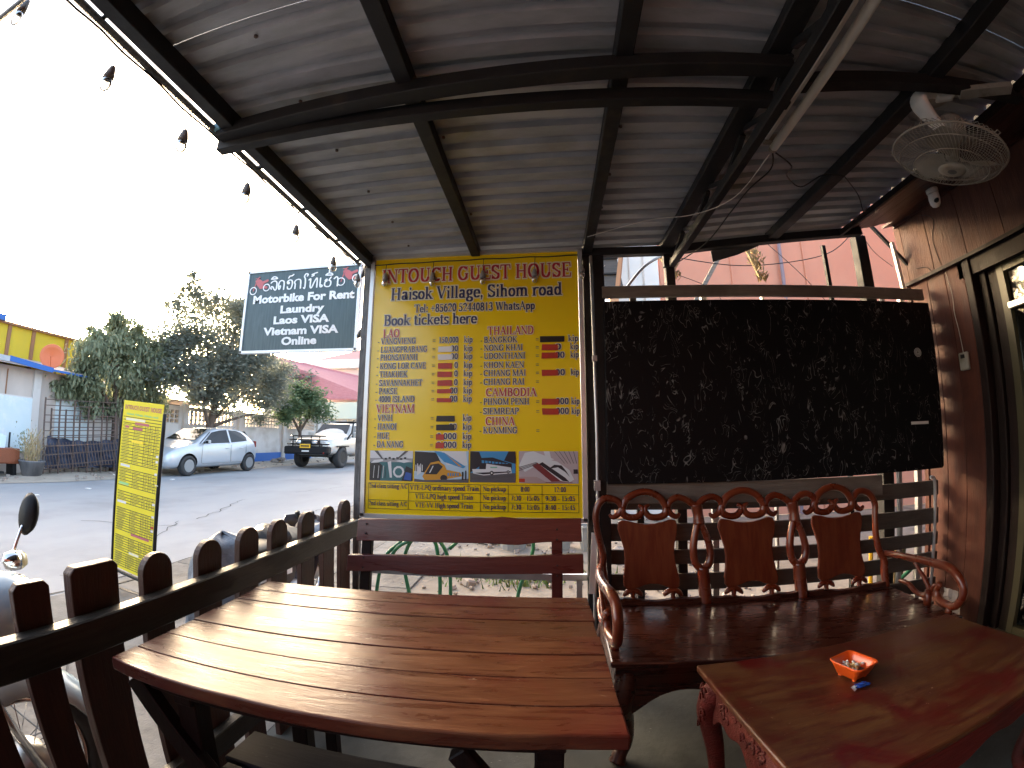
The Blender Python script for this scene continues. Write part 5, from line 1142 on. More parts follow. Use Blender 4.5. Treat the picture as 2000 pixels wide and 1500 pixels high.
hb = thing('parked_hatchback', 'silver five door hatchback parked on the far side of the road', 'car', (-11.22, 11.60, GZ + .005), -PI / 2)
ST = [(2.02, .46, .34, .46, .38, .54), (1.97, .66, .24, .60, .56, .68), (1.84, .76, .20, .72, .66, .80), (1.5, .80, .20, .84, .70, .90), (1.08, .81, .20, .93, .70, .985), (.92, .81, .20, .95, .66, 1.06), (.28, .82, .20, .955, .56, 1.41), (-.2, .82, .20, .965, .58, 1.475), (-.9, .82, .20, .99, .57, 1.455), (-1.38, .80, .20, 1.04, .54, 1.38), (-1.66, .77, .24, 1.02, .54, 1.10), (-1.78, .73, .28, .86, .56, .92), (-1.84, .60, .36, .72, .5, .78), (-1.86, .44, .42, .60, .4, .66)]
bpy.context.view_layer.update()
bd = body_loft(ST, 'body', m_silver, hb, [(1.33, .345, .80), (-1.33, .345, .80)])
for x in (1.33, -1.33):
    for sg in (-1, 1): wheel(x, sg * .725, .30, hb, sg)
MB().box((0, 0, .42), (3.3, 1.25, .36)).build('underbody', m_interior, hb, W=False)
m_seal = mat('window_seal', (.02, .02, .02), rough=.5)
for sg in (-1, 1):
    P1 = [(.80, .04), (.30, .84), (-.02, .90), (-.34, .92), (-.34, .04)]
    side_pane(ST, P1, m_tint, hb, sg=sg, off=.022)
    side_pane(ST, [(-.42, .04), (-.42, .92), (-.80, .90), (-1.04, .80), (-1.24, .42), (-1.20, .08)], m_tint, hb, sg=sg, off=.020)
    for P in ([(.90, .0), (.36, .9), (.36, .97), (.93, .04)],): side_pane(ST, P, m_seal, hb, 'window_seal', .018, sg)
    side_pane(ST, [(-.345, .0), (-.345, .95), (-.415, .95), (-.415, .0)], m_silver, hb, 'pillar', .026, sg)
    sm = MB()   # shut lines
    for x in (.84, -.39, -1.12): sm.bar((x, sg * .824, .92), (x + (.03 if x > 0 else 0), sg * .822, .36), .006, .006)
    sm.bar((.84, sg * .816, .345), (-.95, sg * .816, .345), .006, .006)
    sm.build('door_seam', m_seal, hb, W=False, kind='stuff')
    for x in (.05 - .28, -.88): MB().bar((x - .075, sg * .832, .80), (x + .075, sg * .832, .80), .022, .028, ch=.006).build('door_handle', m_silver, hb, W=False)
    mr = MB().box((.72, sg * .90, 1.0), (.10, .17, .12), None, .03).build('mirror', m_silver, hb, W=False, bevel=.01); MB().box((.765, sg * .90, 1.0), (.01, .13, .09)).build('mirror_glass', m_chrome, mr, W=False); MB().bar((.72, sg * .78, .97), (.72, sg * .85, .98), .04, .03).build('mirror_arm', m_blackpl, mr, W=False)
    hl_ = MB().lathe([(0, .0), (.13, -.01), (.15, -.05), (.1, -.08)], (1.72, sg * .60, .70), Matrix.Rotation(PI / 2 - .5, 3, 'Y') @ Matrix.Rotation(sg * -.7, 3, 'X'), 16, 1.4, .75).build('headlight', m_headl, hb, W=False, smooth=True)
    MB().box((-1.70, sg * .68, .93), (.09, .14, .22), None, .03).build('tail_light', m_bikered, hb, W=False)
    MB().lathe([(0, 0), (.05, 0), (.06, -.02)], (1.96, sg * .50, .34), Matrix.Rotation(PI / 2, 3, 'Y'), 12).build('fog_light', m_seal, hb, W=False)
MB().add([(.965, .60, 1.065), (.965, -.60, 1.065), (.36, -.50, 1.405), (.36, .50, 1.405)], [(0, 1, 2, 3)]).build('windscreen', m_tint, hb, W=False)
MB().add([(-1.43, .46, 1.37), (-1.43, -.46, 1.37), (-1.69, -.50, 1.09), (-1.69, .50, 1.09)], [(0, 1, 2, 3)]).build('rear_window', m_tint, hb, W=False)
MB().box((2.005, 0, .50), (.03, .62, .06)).build('grille', m_seal, hb, W=False); MB().box((1.985, 0, .32), (.04, .9, .09)).build('lower_grille', m_seal, hb, W=False)
MB().bar((-1.36, 0, 1.46), (-1.50, 0, 1.54), .008, .008).build('aerial', m_seal, hb, W=False)

sv = thing('parked_suv', 'champagne off road SUV with black bull bar and yellow plate behind the silver car', 'suv', (-9.20, 15.62, GZ + .005), -PI / 2 + .03)
SS = [(.98, .62, .62, .90, .60, 1.00), (.93, .80, .56, .98, .72, 1.10), (.75, .90, .52, 1.06, .80, 1.19), (.1, .93, .48, 1.13, .84, 1.25), (-.62, .93, .45, 1.18, .82, 1.30), (-.72, .93, .45, 1.19, .78, 1.36), (-1.25, .93, .45, 1.20, .70, 1.80), (-1.7, .93, .45, 1.20, .71, 1.88), (-2.8, .93, .45, 1.20, .71, 1.88), (-3.4, .92, .45, 1.18, .69, 1.82), (-3.75, .90, .50, 1.12, .70, 1.30), (-3.86, .86, .55, .98, .66, 1.10), (-3.9, .7, .62, .9, .6, .98)]
bpy.context.view_layer.update()
body_loft(SS, 'body', m_champ, sv, [(0, .47, .92), (-2.8, .47, .92)])
for x in (0, -2.8):
    for sg in (-1, 1): wheel(x, sg * .84, .415, sv, sg, m_steelblk, .27, 6, .55)
MB().box((-1.4, 0, .60), (4.2, 1.4, .3)).build('underbody', m_interior, sv, W=False)
MB().add([(-.74, .72, 1.37), (-.74, -.72, 1.37), (-1.23, -.64, 1.79), (-1.23, .64, 1.79)], [(0, 1, 2, 3)]).build('windscreen', m_tint, sv, W=False)
for sg in (-1, 1):
    for P in ([(-.95, .05), (-1.30, .88), (-1.95, .9), (-1.95, .05)], [(-2.05, .05), (-2.05, .9), (-2.75, .9), (-2.85, .05)], [(-2.95, .08), (-2.9, .88), (-3.35, .8), (-3.40, .1)]): side_pane(SS, P, m_tint, sv, sg=sg, off=.02)
    mr = MB().box((-.95, sg * 1.04, 1.33), (.12, .20, .22), None, .03).build('mirror', m_champ, sv, W=False, bevel=.01); MB().bar((-.95, sg * .85, 1.25), (-.95, sg * .95, 1.28), .05, .04).build('mirror_arm', m_blackpl, mr, W=False)
    MB().lathe([(0, .02), (.10, .01), (.12, -.04)], (.93, sg * .66, .99), Matrix.Rotation(PI / 2 - .2, 3, 'Y'), 16, .75, 1.35).build('headlight', m_headl, sv, W=False, smooth=True)
    MB().box((0, sg * .945, .86), (1.02, .05, .05), None, .01).build('wheel_arch', m_blackpl, sv, W=False)
    MB().bar((-.6, sg * .98, .45), (-2.2, sg * .98, .45), .10, .04).build('side_step', m_blackpl, sv, W=False)
MB().lathe([(0, .03), (.09, .03), (.11, 0), (.11, -.04)], (1.12, .32, 1.03), Matrix.Rotation(PI / 2, 3, 'Y'), 16).build('driving_lamp', m_headl, sv, W=False, smooth=True)
MB().lathe([(0, .03), (.09, .03), (.11, 0), (.11, -.04)], (1.12, -.32, 1.03), Matrix.Rotation(PI / 2, 3, 'Y'), 16).build('driving_lamp', m_headl, sv, W=False, smooth=True)
MB().box((1.04, 0, .72), (.28, 1.86, .30), None, .05).build('steel_bumper', m_blackpl, sv, W=False, bevel=.01)
bb = MB()
for z in (.95, 1.12, 1.26): bb.tube([(1.0, -.88 + (z - .95) * .5, z), (1.14, -.6, z), (1.16, 0, z), (1.14, .6, z), (1.0, .88 - (z - .95) * .5, z)], .024, 8)
for y in (-.55, -.2, .2, .55): bb.tube([(1.15, y, .85), (1.15, y, 1.27)], .02, 8)
bb.build('bull_bar', m_blackpl, sv, W=False, smooth=True, kind='stuff')
MB().box((.97, 0, 1.0), (.03, .95, .18)).build('grille', m_seal, sv, W=False)
pl = MB().box((1.185, -.02, .88), (.012, .44, .15)).build('number_plate', m_yelplate, sv, W=False); MB().box((1.193, -.02, .88), (.002, .34, .05)).build('plate_digits', m_txtblack, pl, W=False)
MB().box((1.19, 0, .69), (.01, .30, .05)).build('badge_strip', m_patchwhite, sv, W=False)
MB().lathe([(0, 0), (.035, 0)], (1.19, .75, .62), Matrix.Rotation(PI / 2, 3, 'Y'), 12).build('tow_mark', m_patchred, sv, W=False)
MB().tube([(-.35, .95, 1.15), (-.75, .93, 1.40), (-1.2, .80, 1.86), (-1.2, .80, 1.96)], .035, 8).build('snorkel', m_blackpl, sv, W=False, smooth=True)
MB().bar((-1.6, 0, 1.91), (-2.9, 0, 1.91), 1.2, .03).build('roof_rack', m_blackpl, sv, W=False)

def motorbike(name, label, loc, rz, mp, ms2, stripe, bars=True):
    r = thing(name, label, 'motorbike', loc, rz); A = .62; RW = .285
    for x in (A, -.62):
        Rr = Matrix.Rotation(PI / 2, 3, 'X')
        ty = MB().tube([(x + (RW - .035) * math.cos(2 * PI * k / 36), 0, RW + (RW - .035) * math.sin(2 * PI * k / 36)) for k in range(36)], .036, 10, True).build('tyre', m_black, r, W=False, smooth=True)
        MB().tube([(x + (RW - .075) * math.cos(2 * PI * k / 32), 0, RW + (RW - .075) * math.sin(2 * PI * k / 32)) for k in range(32)], .013, 6, True).build('rim', m_chrome, ty, W=False, smooth=True)
        MB().lathe([(0, -.06), (.05, -.06), (.075, -.03), (.075, .03), (.05, .06), (0, .06)], (x, 0, RW), Rr, 18).build('hub', m_galv, ty, W=False, smooth=True)
        sp = MB()
        for k in range(24):
            a = 2 * PI * k / 24; c = .03 * (1 if k % 2 else -1); sp.tube([(x + .07 * math.cos(a + .4), c, RW + .07 * math.sin(a + .4)), (x + (RW - .08) * math.cos(a), 0, RW + (RW - .08) * math.sin(a))], .002, 3)
        sp.build('spokes', m_chrome, ty, W=False, kind='stuff')
    def fender(x, a0, a1, w, m, rr=RW + .025):
        mb = MB(); n = 14; k2 = 6
        for i in range(n + 1):
            a = math.radians(lerp(a0, a1, i / n)); ww = w * (1 if i < n - 3 else 1 - .18 * (i - n + 3))
            for j in range(k2 + 1):
                b = (j / k2 - .5) * 2; q = rr + .012 - .075 * b * b; mb.v.append((x + q * math.cos(a), ww * b, RW + q * math.sin(a)))
        mb.f = [(i * (k2 + 1) + j, i * (k2 + 1) + j + 1, (i + 1) * (k2 + 1) + j + 1, (i + 1) * (k2 + 1) + j) for i in range(n) for j in range(k2)]; mb.mi = [0] * len(mb.f)
        o = mb.build('mudguard', m, r, W=False, smooth=True); s_ = o.modifiers.new('s', 'SOLIDIFY'); s_.thickness = .006; return o
    fender(A, 170, -8, .075, mp); fender(-.62, 20, 165, .07, mp)
    for s in (-1, 1):
        MB().tube([(A, s * .07, RW), (A - .10, s * .07, .58), (A - .22, s * .06, .82)], .02, 10).build('fork_leg', ms2, r, W=False, smooth=True)
        MB().tube([(-.62, s * .12, RW), (-.50, s * .13, .62)], .02, 8).build('shock_absorber', m_chrome, r, W=False)
    # leg shield and front cowl
    sh = MB(); n = 8
    for i in range(n + 1):
        t = i / n; z = lerp(.25, .80, t); x = lerp(.10, .38, t ** .8)
        for j in range(9):
            b = (j / 8 - .5) * 2; sh.v.append((x + .09 * (1 - b * b) - .02, b * lerp(.14, .19, math.sin(t * PI)), z))
    sh.f = [(i * 9 + j, i * 9 + j + 1, (i + 1) * 9 + j + 1, (i + 1) * 9 + j) for i in range(n) for j in range(8)]; sh.mi = [0] * len(sh.f)
    o = sh.build('leg_shield', mp, r, W=False, smooth=True); s_ = o.modifiers.new('s', 'SOLIDIFY'); s_.thickness = .008
    if bars: MB().lathe([(0, .10), (.05, .095), (.085, .07), (.10, .02), (.105, -.05), (.08, -.12), (0, -.14)], (.66, 0, .76), Matrix.Rotation(PI / 2 - .15, 3, 'Y'), 22).build('headlight_cowl', mp, r, W=False, smooth=True)
    if bars: MB().lathe([(0, .035), (.05, .028), (.085, .0), (.088, -.01)], (.745, 0, .75), Matrix.Rotation(PI / 2 - .1, 3, 'Y'), 22).build('headlight', m_headl, r, W=False, smooth=True)
    if bars: MB().lathe([(.086, .0), (.094, .005), (.094, -.03)], (.745, 0, .75), Matrix.Rotation(PI / 2 - .1, 3, 'Y'), 22).build('headlight_rim', m_chrome, r, W=False, smooth=True)
    for s in ((1,) if bars else ()):
        MB().lathe([(0, .028), (.02, .024), (.028, .006), (.030, 0)], (.80, s * .16, .845), Matrix.Rotation(PI / 2, 3, 'Y'), 16).build('turn_signal', m_amber, r, W=False, smooth=True)
        MB().lathe([(.030, 0), (.031, -.02), (.024, -.05), (0, -.06)], (.80, s * .16, .845), Matrix.Rotation(PI / 2, 3, 'Y'), 16).build('signal_housing', m_chrome, r, W=False, smooth=True)
        MB().tube(cat_rom([(.42, 0, .92), (.42, s * .12, .95), (.38, s * .25, .97), (.30, s * .34, .96)], 4), .012, 8).build('handlebar', m_blackpl, r, W=False, smooth=True)
        MB().tube([(.34, s * .30, .965), (.26, s * .37, .955)], .018, 8).build('grip', m_black, r, W=False)
        MB().tube([(.40, s * .24, .975), (.50, s * .28, .955), (.53, s * .31, .93)], .005, 6).build('brake_lever', m_galv, r, W=False)
        MB().tube(cat_rom([(.78, s * .20, .80), (.80, s * .20, .86), (.84, s * .20, .94)], 4), .006, 8).build('mirror_stalk', m_chrome, r, W=False, smooth=True)
        mr = MB().lathe([(0, .012), (.03, .010), (.040, .0), (.034, -.018), (0, -.026)], (.86, s * .20, .975), Matrix.Rotation(-PI / 2 + .25, 3, 'Y') @ Matrix.Rotation(.4 * s, 3, 'X'), 18, 1.7, 1.0).build('mirror', m_blackpl, r, W=False, smooth=True)
    for k in range(3 if bars else 0): MB().tube(cat_rom([(.40, .05 * (k - 1), .93), (.52, .07 * (k - 1) + .03, .90), (.50, .04 * (k - 1), .74), (.42, 0, .6)], 4), .004, 5).build('cable', m_wire, r, W=False)
    # body and seat
    MB().tube([(.36, 0, .78), (.2, 0, .55), (.0, 0, .42), (-.3, 0, .50), (-.7, 0, .66)], [.04, .07, .09, .10, .05], 12, flat=1.1).build('frame_cover', mp, r, W=False, smooth=True, sub=1)
    MB().tube([(.0, 0, .66), (-.2, 0, .72), (-.5, 0, .735), (-.86, 0, .78)], [.06, .11, .12, .06], 14, flat=.45).build('seat', m_blackpl, r, W=False, smooth=True, sub=1)
    for s in (-1, 1):
        o = MB().prism([(-.08, .45), (-.3, .40), (-.62, .50), (-.92, .70), (-.86, .74), (-.45, .69), (-.05, .64)], lambda a, c, t, s=s: (a, s * (.105 + t), c), 0, .02).build('side_panel', mp, r, W=False, bevel=.008)
        MB().prism([(-.15, .50), (-.62, .575), (-.88, .70), (-.6, .62), (-.15, .55)], lambda a, c, t, s=s: (a, s * (.127 + t), c), 0, .002).build('stripe', stripe, o, W=False)
    MB().lathe([(0, -.1), (.09, -.1), (.11, -.05), (.11, .05), (.09, .1), (0, .1)], (.0, 0, .30), Matrix.Rotation(PI / 2, 3, 'X'), 16, 1.3, 1).build('engine', m_galv, r, W=False, smooth=True)
    MB().tube([(.08, .08, .25), (-.2, .13, .18), (-.5, .15, .22), (-.95, .15, .30)], [.015, .02, .04, .045], 10).build('exhaust', m_chrome, r, W=False, smooth=True)
    MB().box((-.93, 0, .66), (.05, .14, .08), None, .02).build('tail_light', m_bikered, r, W=False)
    return r
motorbike('blue_motorbike', 'pale blue and white motorbike parked close outside the fence at the left edge', (-1.42, -.04, GZ), PI / 2 - .06, m_bikeblue, m_chrome, m_signwhite)
motorbike('red_motorbike', 'dark red motorbike with black seat parked beyond the middle of the picket fence', (-1.66, 2.40, GZ), PI / 2 + .2, mat('dull_maroon_paint', (.035, .010, .010), (.02, .012, .012), 4, rough=.45), m_blackpl, m_signwhite, False).scale = (.87, .87, .87)
pb = thing('plastic_sheet', 'crumpled grey blue plastic sheet draped over the front of the dark red motorbike', 'plastic sheet', (-1.55, 1.75, .5))
mb = MB(); n = 16
for i in range(n + 1):
    for j in range(n + 1):
        a = 2 * PI * j / n; t = i / n; r_ = (.0 if i == 0 else .09 + .10 * math.sin(min(1, t * 1.25) * PI * .55)) * (1 + .12 * math.sin(a * 5 + t * 5) + .05 * math.sin(a * 11 + t * 9))
        mb.v.append((-1.53 + r_ * math.cos(a) * .8, 1.72 + r_ * math.sin(a), .755 - .40 * t + .015 * math.sin(a * 3)))
mb.f = [(i * (n + 1) + j, i * (n + 1) + j + 1, (i + 1) * (n + 1) + j + 1, (i + 1) * (n + 1) + j) for i in range(n) for j in range(n)]; mb.mi = [0] * len(mb.f)
mb.build('sheet', m_plastbag, pb, smooth=True, sub=1)
for (x, y, z, s) in ((-1.64, 2.25, .60, .15), (-1.58, 2.75, .55, .14)):
    bag = MB(); 
    for i in range(11):
        for j in range(15):
            a = 2 * PI * j / 14; p_ = PI * i / 10; q = s * (1 + .08 * math.sin(a * 4 + i) + .06 * math.sin(a * 7 - i * 1.3)); bag.v.append((x + q * math.sin(p_) * math.cos(a), y + q * 1.3 * math.sin(p_) * math.sin(a), z + q * .6 * math.cos(p_)))
    bag.f = [(i * 15 + j, i * 15 + j + 1, (i + 1) * 15 + j + 1, (i + 1) * 15 + j) for i in range(10) for j in range(14)]; bag.mi = [0] * len(bag.f)
    o = bag.build('plastic_bag', m_blackpl if y < 2.5 else m_plastbag, smooth=True)
    tag(o, 'black plastic bag bundled on the seat of the dark red motorbike' if y < 2.5 else 'pale plastic bag tucked behind the dark red motorbike seat', 'bag')
# ================================================================ across the street
# breeze block garden wall
wl = thing('breeze_block_wall', 'stained white garden wall with rows of ventilated blocks behind the parked cars', 'wall', (-13.1, 20, 0))
secs = [(8.2, 11.45, 0), (11.45, 12.25, 1), (12.25, 12.7, 0), (12.7, 15.1, 1), (15.1, 15.8, 0), (15.8, 18.2, 1), (18.2, 18.9, 0), (18.9, 21.3, 1), (21.3, 22.0, 0), (22.0, 24.4, 1), (24.4, 34, 0)]
for a, b, v_ in secs:
    if not v_: MB().box((-13.1, (a + b) / 2, 1.08), (.14, b - a, 2.22)).build('wall_section', m_wallgrey, wl)
    else:
        MB().box((-13.1, (a + b) / 2, .76), (.14, b - a, 1.58)).build('wall_section', m_wallgrey, wl)
        MB().box((-13.1, (a + b) / 2, 2.12), (.14, b - a, .14)).build('wall_cap', m_wallgrey, wl)
        lt = MB(); z = 1.55; 
        while z < 2.06: lt.box((-13.1, (a + b) / 2, z + .012), (.12, b - a, .045)); z += .165
        y = a; 
        while y <= b + .01: lt.box((-13.1, y, 1.80), (.116, .055, .5)); y += .20
        lt.build('vent_blocks', m_wallgrey, wl, kind='stuff')
for y in (11.4, 12.5, 15.4, 18.5, 21.6, 24.8): MB().box((-13.05, y, 1.12), (.26, .22, 2.30)).build('pier', m_wallgrey, wl)
MB().box((-13.015, 18.6, .24), (.012, 5.0, .38)).build('blue_band', m_bluep, wl)
lean_to = thing('tin_awning', 'pale tin awning and dark opening behind the garden wall', 'awning', (-14, 12, 2.3))
MB().prism([(10.6, 2.42), (12.3, 2.38), (14.6, 2.36), (14.6, 2.42), (10.6, 2.50)], lambda a, c, t: (t, a, c), -15.2, -13.6).build('tin_roof', m_tin, lean_to)
MB().box((-15.1, 12.6, 1.2), (.1, 4, 2.4)).build('back', m_interior, lean_to)
# shack with tin roof
sh = thing('roadside_shack', 'pale plaster shack with a blue edged tin roof left of the trees', 'building', (-14, 6, 0))
MB().box((-14.0, 3.6, 1.32), (2.0, 9.6, 2.64)).build('wall', m_wallpink, sh)
MB().box((-12.97, 7.0, 1.32), (.10, .22, 2.64)).build('pillar', m_wallgrey, sh)
MB().prism([(-12.55, 2.64), (-15.2, 3.10), (-15.2, 3.16), (-12.55, 2.70)], lambda a, c, t: (a, t, c), -1.5, 8.5).build('roof', m_tin, sh)
MB().bar((-12.54, -1.5, 2.72), (-12.54, 5.9, 2.74), .05, .13).build('fascia', m_palefascia, sh); MB().bar((-12.54, 5.9, 2.76), (-12.54, 7.2, 2.66), .05, .13).build('fascia', m_bluep, sh); MB().bar((-12.54, 7.2, 2.66), (-12.54, 8.5, 2.64), .05, .05).build('fascia', m_bluep, sh)
for y in (5.0, 6.1): MB().box((-12.985, y, 2.2), (.02, .03, .7)).build('batten', m_brownp, sh)
MB().box((-12.98, 5.4, 1.90), (.03, 3.2, .05)).build('ledge', m_wallgrey, sh)
MB().box((-12.95, 5.0, 1.22), (.05, 3.9, 1.35)).build('blue_panel', m_cyan, sh)
ww = thing('sheet_wall', 'grey sheet wall with pale blue panels behind the leaning steel racks', 'wall', (-13.0, 9, 0))
MB().box((-13.05, 9.4, 1.10), (.08, 2.9, 2.2)).build('wall', m_wallgrey, ww)
MB().box((-12.99, 8.2, 1.35), (.03, 1.1, 1.2)).build('panel', m_cyan, ww)
# yellow building
yl = thing('yellow_building', 'mustard yellow parapet building with brown pilasters behind the shack', 'building', (-16, 6, 0))
MB().box((-16.5, 4.0, 2.0), (3, 11.5, 4.0)).build('wall', m_yelwall, yl)
for y in (4.6, 5.7, 6.9, 7.75, 8.95): MB().box((-14.98, y, 3.4), (.06, .12, 1.2)).build('pilaster', m_brownp, yl)
MB().box((-14.96, 4.0, 4.03), (.16, 11.6, .07)).build('parapet_cap', m_brownp, yl)
tag(MB().box((-14.9, 6.5, 4.12), (.3, .22, .16)).build('roof_unit', m_bluep), 'small blue and white unit on the yellow parapet corner', 'roof unit')
sd = thing('satellite_dish', 'round orange satellite dish on the edge of the shack roof', 'dish', (-12.8, 7.27, 2.8))
R = Vector((.80, -.58, .12)).to_track_quat('Z', 'Y').to_matrix()
MB().lathe([(0, 0), (.12, .012), (.24, .05), (.33, .10), (.325, .108), (.24, .06), (0, .012)], (-12.8, 7.27, 3.03), R, 32).build('reflector', m_dish, sd, smooth=True)
MB().tube([(-12.86, 7.3, 2.70), (-12.84, 7.29, 3.0)], .025, 8).build('mast', m_dish, sd)
MB().tube([Vector((-12.8, 7.27, 3.03)) + R @ Vector((0, -.32, .09)), Vector((-12.8, 7.27, 3.03)) + R @ Vector((0, -.05, .36))], .01, 6).build('feed_arm', m_dish, sd)
# steel racks, tarp, cabinet, mirror, pot
for q, (y0, y1, z1, x, label) in enumerate(((7.04, 9.3, 1.95, -12.42, 'tall dark steel rack frame leaning by the shack wall'), (7.35, 9.6, 1.70, -12.60, 'second dark steel rack frame standing behind the tall one'))):
    rk = thing('steel_rack', label, 'rack', (x, (y0 + y1) / 2, 0)); k = 0
    n = 5
    for i in range(n + 1):
        y = lerp(y0, y1, i / n); MB().bar((x, y, .02), (x - .12, y + .03, z1 + .06 * (i > 2)), .035, .035).build('upright', m_rust, rk)
    for z in ((1.9, 1.75, 1.50, 1.32, 1.10, .92, .12) if q == 0 else (1.65, 1.42, 1.2, .98, .3)):
        if z < z1: MB().bar((x - .06, y0, z), (x - .06, y1, z + .12), .022, .022).build('crossbar', m_rust, rk)
gt = thing('slatted_gate', 'low dark slatted metal gate propped against the steel racks', 'gate', (-12.2, 8.3, 0))
for z0, z1 in ((.72, .86), (.22, .38), (.50, .66)): MB().bar((-12.25, 6.95, z0), (-12.35, 9.4, z1), .03, .03).build('rail', m_rust, gt)
for i in range(26): y = 7.0 + i * .094; MB().bar((-12.18, y + .06, .14 + .006 * i), (-12.30, y - .03, .80 + .006 * i), .012, .018).build('slat', m_rust, gt)
tp = MB()
for i in range(21):
    for j in range(7):
        y = 7.15 + i * .12; z = .15 + j * .15 * (1 + .0 * i) ; tp.v.append((-12.50 - .05 * math.sin(i * .9 + j), y, min(z, .98 - .10 * math.sin(i / 20 * PI) + .0) + .02 * math.sin(i * 1.7)))
tp.f = [(i * 7 + j, i * 7 + j + 1, (i + 1) * 7 + j + 1, (i + 1) * 7 + j) for i in range(20) for j in range(6)]; tp.mi = [0] * len(tp.f)
tag(tp.build('tarpaulin', m_tarp), 'dark blue tarpaulin hung low across the steel racks', 'tarpaulin')
cb = thing('old_cabinet', 'old brown wooden cabinet standing on the verge at the far left', 'cabinet', (-12.2, 5.6, 0))
MB().box((-12.4, 5.50, .46), (.45, 1.45, .36), None, .01).build('carcass', m_cabinet, cb)
for y in (5.15, 5.80): MB().box((-12.168, y, .46), (.02, .60, .30), None, .005).build('drawer', m_cabinet, cb)
for y in (4.9, 6.1): MB().box((-12.4, y, .14), (.4, .1, .28)).build('leg', m_blackpl, cb)
mi = thing('leaning_mirror', 'dusty mirror leaning on top of the brown cabinet', 'mirror', (-12.4, 5.6, .64))
MB().bar((-12.35, 5.55, .65), (-12.55, 5.70, 1.0), .62, .02, up=(1, 0, .5)).build('glass', m_cyan, mi); MB().bar((-12.30, 5.97, .66), (-12.5, 6.08, 1.0), .05, .03).build('frame', m_blackpl, mi)
pt = thing('cracked_pot', 'big cracked black plastic plant pot beside the steel racks', 'pot', (-11.95, 6.45, 0))
MB().lathe([(0, .0), (.24, .0), (.33, .36), (.345, .37), (.345, .40), (.32, .40), (.30, .34), (0, .33)], (-11.95, 6.45, GZ + .02), None, 20).build('pot', mat('weathered_pot', (.09, .09, .10), (.20, .20, .21), 4, (1, 1, .3), rough=.6), pt, smooth=True)
tw = MB()
for i in range(70):
    a = rnd.uniform(0, 6.28); r_ = rnd.uniform(.02, .22); h = rnd.uniform(.3, .85); x, y = -11.95 + r_ * math.cos(a), 6.45 + r_ * math.sin(a)
    tw.tube([(x, y, .33), (x + rnd.gauss(0, .08), y + rnd.gauss(0, .1), .33 + h * .5), (x + rnd.gauss(0, .15), y + rnd.gauss(0, .18), .33 + h)], .006, 3)
tw.build('dead_twigs', m_dryplant, pt, kind='stuff')
sp_ = thing('scrub_plant', 'scraggly dry green plant between the cabinet and the pot', 'plant', (-12.3, 6.35, 0))
tw = MB()
for i in range(260):
    x, y, z = rnd.gauss(-12.35, .12), rnd.gauss(6.45, .16), abs(rnd.gauss(.65, .25)); a = rnd.uniform(0, 6.28); s = rnd.uniform(.02, .05)
    tw.add([(x, y, z), (x + s * math.cos(a), y + s * math.sin(a), z + s), (x + s * math.sin(a) * .4, y - s * .4, z + s * 1.4)], [(0, 1, 2)])
tw.build('foliage', m_leafB, sp_, kind='stuff'); MB().tube([(-12.35, 6.45, 0), (-12.34, 6.47, .5), (-12.36, 6.44, .95)], .015, 5).build('stem', m_dryplant, sp_)
# junk and low wall things
for (y, z, s, l) in ((5.2, .12, .22, 'dark scrap bundle under the brown cabinet'), (17.2, .14, .25, 'grey rubble heap at the foot of the blue painted wall band')):
    o = MB()
    for i in range(14): o.box((-12.0 - rnd.random() * .5, y + rnd.gauss(0, .35), z * rnd.random() + .04), (s * rnd.uniform(.3, 1), s * rnd.uniform(.3, 1), s * rnd.uniform(.2, .5)), Matrix.Rotation(rnd.random() * 3, 3, 'Z'))
    tag(o.build('scrap_heap', m_black if y < 10 else m_rock, kind='stuff'), l, 'scrap heap')
# trees
def tree(name, label, blobs, x0, m, n_per, leaf, trunk, limbs, droop=0.0, seed=3, group=None):
    R_ = random.Random(seed); t = thing(name, label, 'tree', (x0, trunk[0][0], 0), group=group)
    mb = MB(); V = []; F = []
    for (cy, cz, cr_) in blobs:
        cx = x0 + R_.uniform(-.5, .5) * cr_; cnt = int(n_per * cr_ * cr_)
        cl = [(R_.gauss(0, 1), R_.gauss(0, 1), R_.gauss(0, 1), R_.uniform(.62, 1.12)) for _ in range(max(5, int(11 * cr_ + 6)))]
        for i in range(cnt):
            d = R_.choice(cl); nn = math.sqrt(d[0] ** 2 + d[1] ** 2 + d[2] ** 2) + 1e-6; q = cr_ * d[3] * (R_.random() ** .25)
            s = .26 * min(cr_, 1.0) + .03
            p = Vector((cx + d[0] / nn * q * 1.1 + R_.gauss(0, s), cy + d[1] / nn * q + R_.gauss(0, s), cz + d[2] / nn * q * .9 + R_.gauss(0, s * .8)))
            l = leaf * R_.uniform(.6, 1.3); a = R_.uniform(0, 6.28); e = R_.uniform(-.9, .5) - droop
            u = Vector((math.cos(a) * math.cos(e), math.sin(a) * math.cos(e), math.sin(e))); w = u.cross(Vector((R_.gauss(0, .5), R_.gauss(0, .5), 1))).normalized() * l * (.26 if not droop else .17)
            k = len(V); V += [p, p + u * l * .5 + w, p + u * l, p + u * l * .5 - w]; F.append((k, k + 1, k + 2, k + 3))
    mb.v = [tuple(v) for v in V]; mb.f = F; mb.mi = [0] * len(F); mb.build('crown', m, t)
    P = cat_rom([(x0, y, z) for y, z, r in trunk], 4); rr = [np.interp(i / (len(P) - 1), [j / (len(trunk) - 1) for j in range(len(trunk))], [r for _, _, r in trunk]) for i in range(len(P))]
    tk = MB().tube(P, rr, 9).build('trunk', m_bark, t, smooth=True)
    for L_ in limbs:
        Q = cat_rom([(x0 + dx, y, z) for dx, y, z in L_], 4); MB().tube(Q, [lerp(.085, .02, i / (len(Q) - 1)) for i in range(len(Q))], 6).build('branch', m_bark, tk, smooth=True)
